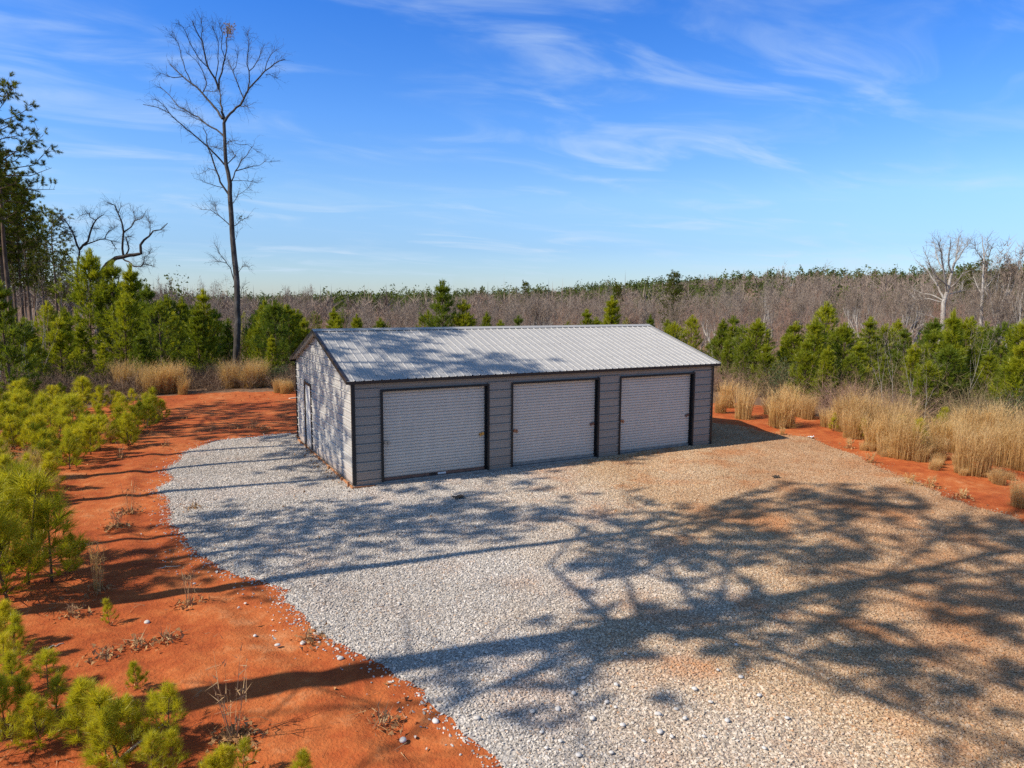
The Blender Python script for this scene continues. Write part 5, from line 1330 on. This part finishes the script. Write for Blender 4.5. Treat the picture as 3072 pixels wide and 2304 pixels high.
# dry weeds on the clay: a tuft of stalks with a mat of dead leaves
def weed(px, py, h_, n_, label, leafs=60, mname="straw", spread=.18, grp=None):
    p = base_pt(px, py); root = tag(link("dry_weed", None, loc=(p[0], p[1], hz(p[0], p[1]))), label, 'weed', grp)
    T = Tris(); a_ = rng.random(n_) * 6.283
    b0 = np.stack([np.cos(a_), np.sin(a_), np.zeros(n_)], 1) * (rng.random(n_) * .06)[:, None]
    e0 = b0 + np.stack([np.cos(a_) * spread, np.sin(a_) * spread, np.ones(n_)], 1) * (h_ * rng.uniform(.5, 1, n_))[:, None]
    m_ = (b0 + e0) / 2 + rng.normal(0, .03, (n_, 3))
    T.ribbons(b0, m_ + (m_ - b0) * .05, .014, .5); T.ribbons(m_, e0, .011, .6)
    for _ in range(3): s0 = m_ + (e0 - m_) * rng.random((n_, 1)); T.ribbons(s0, s0 + rng.normal(0, .07, (n_, 3)) + np.array([0, 0, .05]), .012, .7)
    link("stalks", T.mesh("stalks", mname), root)
    T = Tris(); c_ = rng.normal(0, 1, (leafs, 3)) * np.array([.13, .13, .035]); c_[:, 2] = np.abs(c_[:, 2]) + .015; T.cards(c_, .075, .5); T.ribbons(c_, c_ + rng.normal(0, .09, (leafs, 3)) * np.array([1, 1, .4]), .008, .5)
    link("dead_leaves", T.mesh("dead_leaves", "dead_leaf"), root)
weed(252, 1142, .45, 22, "low mat of dried weed beside the gravel edge", 160); weed(280, 1108, .9, 7, "dried weed with two tall bent stalks on the clay", 90)
weed(212, 1276, 1.0, 26, "upright bundle of dry grass stalks on shaded clay", 50, "broomsedge", .06); weed(408, 1308, .8, 14, "thin dry stalks with dark leaves at their foot on clay", 50, "straw", .12)
weed(506, 1600, 1.1, 18, "tall wispy dry stalks with a mat of dead leaves near the saplings", 190, "straw", .22)
for (x, y, h_) in [(395, 905, .5), (315, 935, .6), (360, 965, .25), (550, 925, .25), (572, 928, .2), (512, 925, .2), (260, 990, .5), (670, 1385, .15), (830, 1565, .12), (420, 1100, .12), (155, 1330, .2), (300, 1395, .12), (360, 1385, .12), (225, 1420, .1)]:
    weed(x, y, h_, 12, "small withered weed tuft on the open clay", 34, grp="small withered weeds")
for (x, y, h_) in [(1965, 1048, .35), (1690, 940, .3), (2010, 1052, .3), (1880, 1000, .35), (2080, 1075, .25), (1835, 968, .3)]:
    weed(x, y, h_, 22, "low fringe of dry grass on the clay beside the grass row", 30, "broomsedge", .3, "low dry fringes")

def stick(px, py, px2, py2, r_, label, mname="stick_pale", gravel_on=False, name="stick"):
    p = base_pt(px, py); q = base_pt(px2, py2); n_ = 7; pts = []
    for i in range(n_):
        f_ = i / (n_ - 1); c = p + (q - p) * f_; w_ = np.random.default_rng(int(px + i)).normal(0, .02, 2)
        x_, y_ = c[0] + w_[0], c[1] + w_[1]
        z_ = float(pad_height(np.array([x_]), np.array([y_]))[0][0]) + .03 if gravel_on else hz(x_, y_)
        pts.append((x_ - p[0], y_ - p[1], z_ + r_ * .9))
    mb = MB().tube(pts, [r_ * (1 - .5 * i / (n_ - 1)) for i in range(n_)], 6)
    tag(mb.build(name, mname, None, loc=(p[0], p[1], 0), smooth=True), label, 'stick')
stick(665, 1115, 895, 1126, .012, "long thin pale stick lying on the gravel before the garage", gravel_on=True)
stick(100, 1402, 135, 1392, .012, "short pale stick at the foot of the saplings"); stick(330, 1232, 390, 1222, .012, "pale dry stick on the clay by the gravel edge")
stick(250, 1652, 355, 1560, .016, "bleached bare branch leaning among the bottom saplings"); stick(150, 1520, 170, 1490, .010, "thin grey twig under the sapling clump", "twig_grey")
p = base_pt(627, 862)
MB().hexa([(0, 0, 0), (1.3, .5, 0), (1.25, .64, 0), (-.05, .14, 0), (0, 0, .04), (1.3, .5, .04), (1.25, .64, .04), (-.05, .14, .04)]).build("plank", "plank_pale", None, loc=(p[0], p[1], hz(p[0], p[1])))
tag(bpy.data.objects["plank"], "pale board lying on clay behind the garage's back corner", 'plank')
def scrap(px, py, s_, mname, label, name, cat):
    p = base_pt(px, py); mb = MB(); sd = np.random.default_rng(int(px))
    g_ = [[(s_ * (i - 2) / 2 + sd.normal(0, .1 * s_), s_ * .7 * (j - 2) / 2 + sd.normal(0, .1 * s_), abs(sd.normal(0, .25 * s_)) + .015) for i in range(5)] for j in range(5)]
    mb.strip(g_); tag(mb.build(name, mname, None, loc=(p[0], p[1], max(hz(p[0], p[1]), float(pad_height(np.array([p[0]]), np.array([p[1]]))[0][0]) + .02))), label, cat)
scrap(1752, 947, .10, "sticker_white", "crumpled white scrap on the clay track right of the garage", "litter_scrap", 'litter')
scrap(1678, 924, .12, "dark_debris", "dark scrap on the clay track near the rounded grass clump", "litter_scrap", 'litter')
scrap(1676, 1035, .09, "dark_debris", "small black scrap on pale gravel before the right door", "litter_scrap", 'litter')
scrap(992, 1080, .14, "dark_debris", "dark clod lying on the gravel before the left door", "dirt_clod", 'clod')
scrap(660, 950, .28, "form_board", "heap of red clay against the slab's back corner", "clay_heap", 'clay')
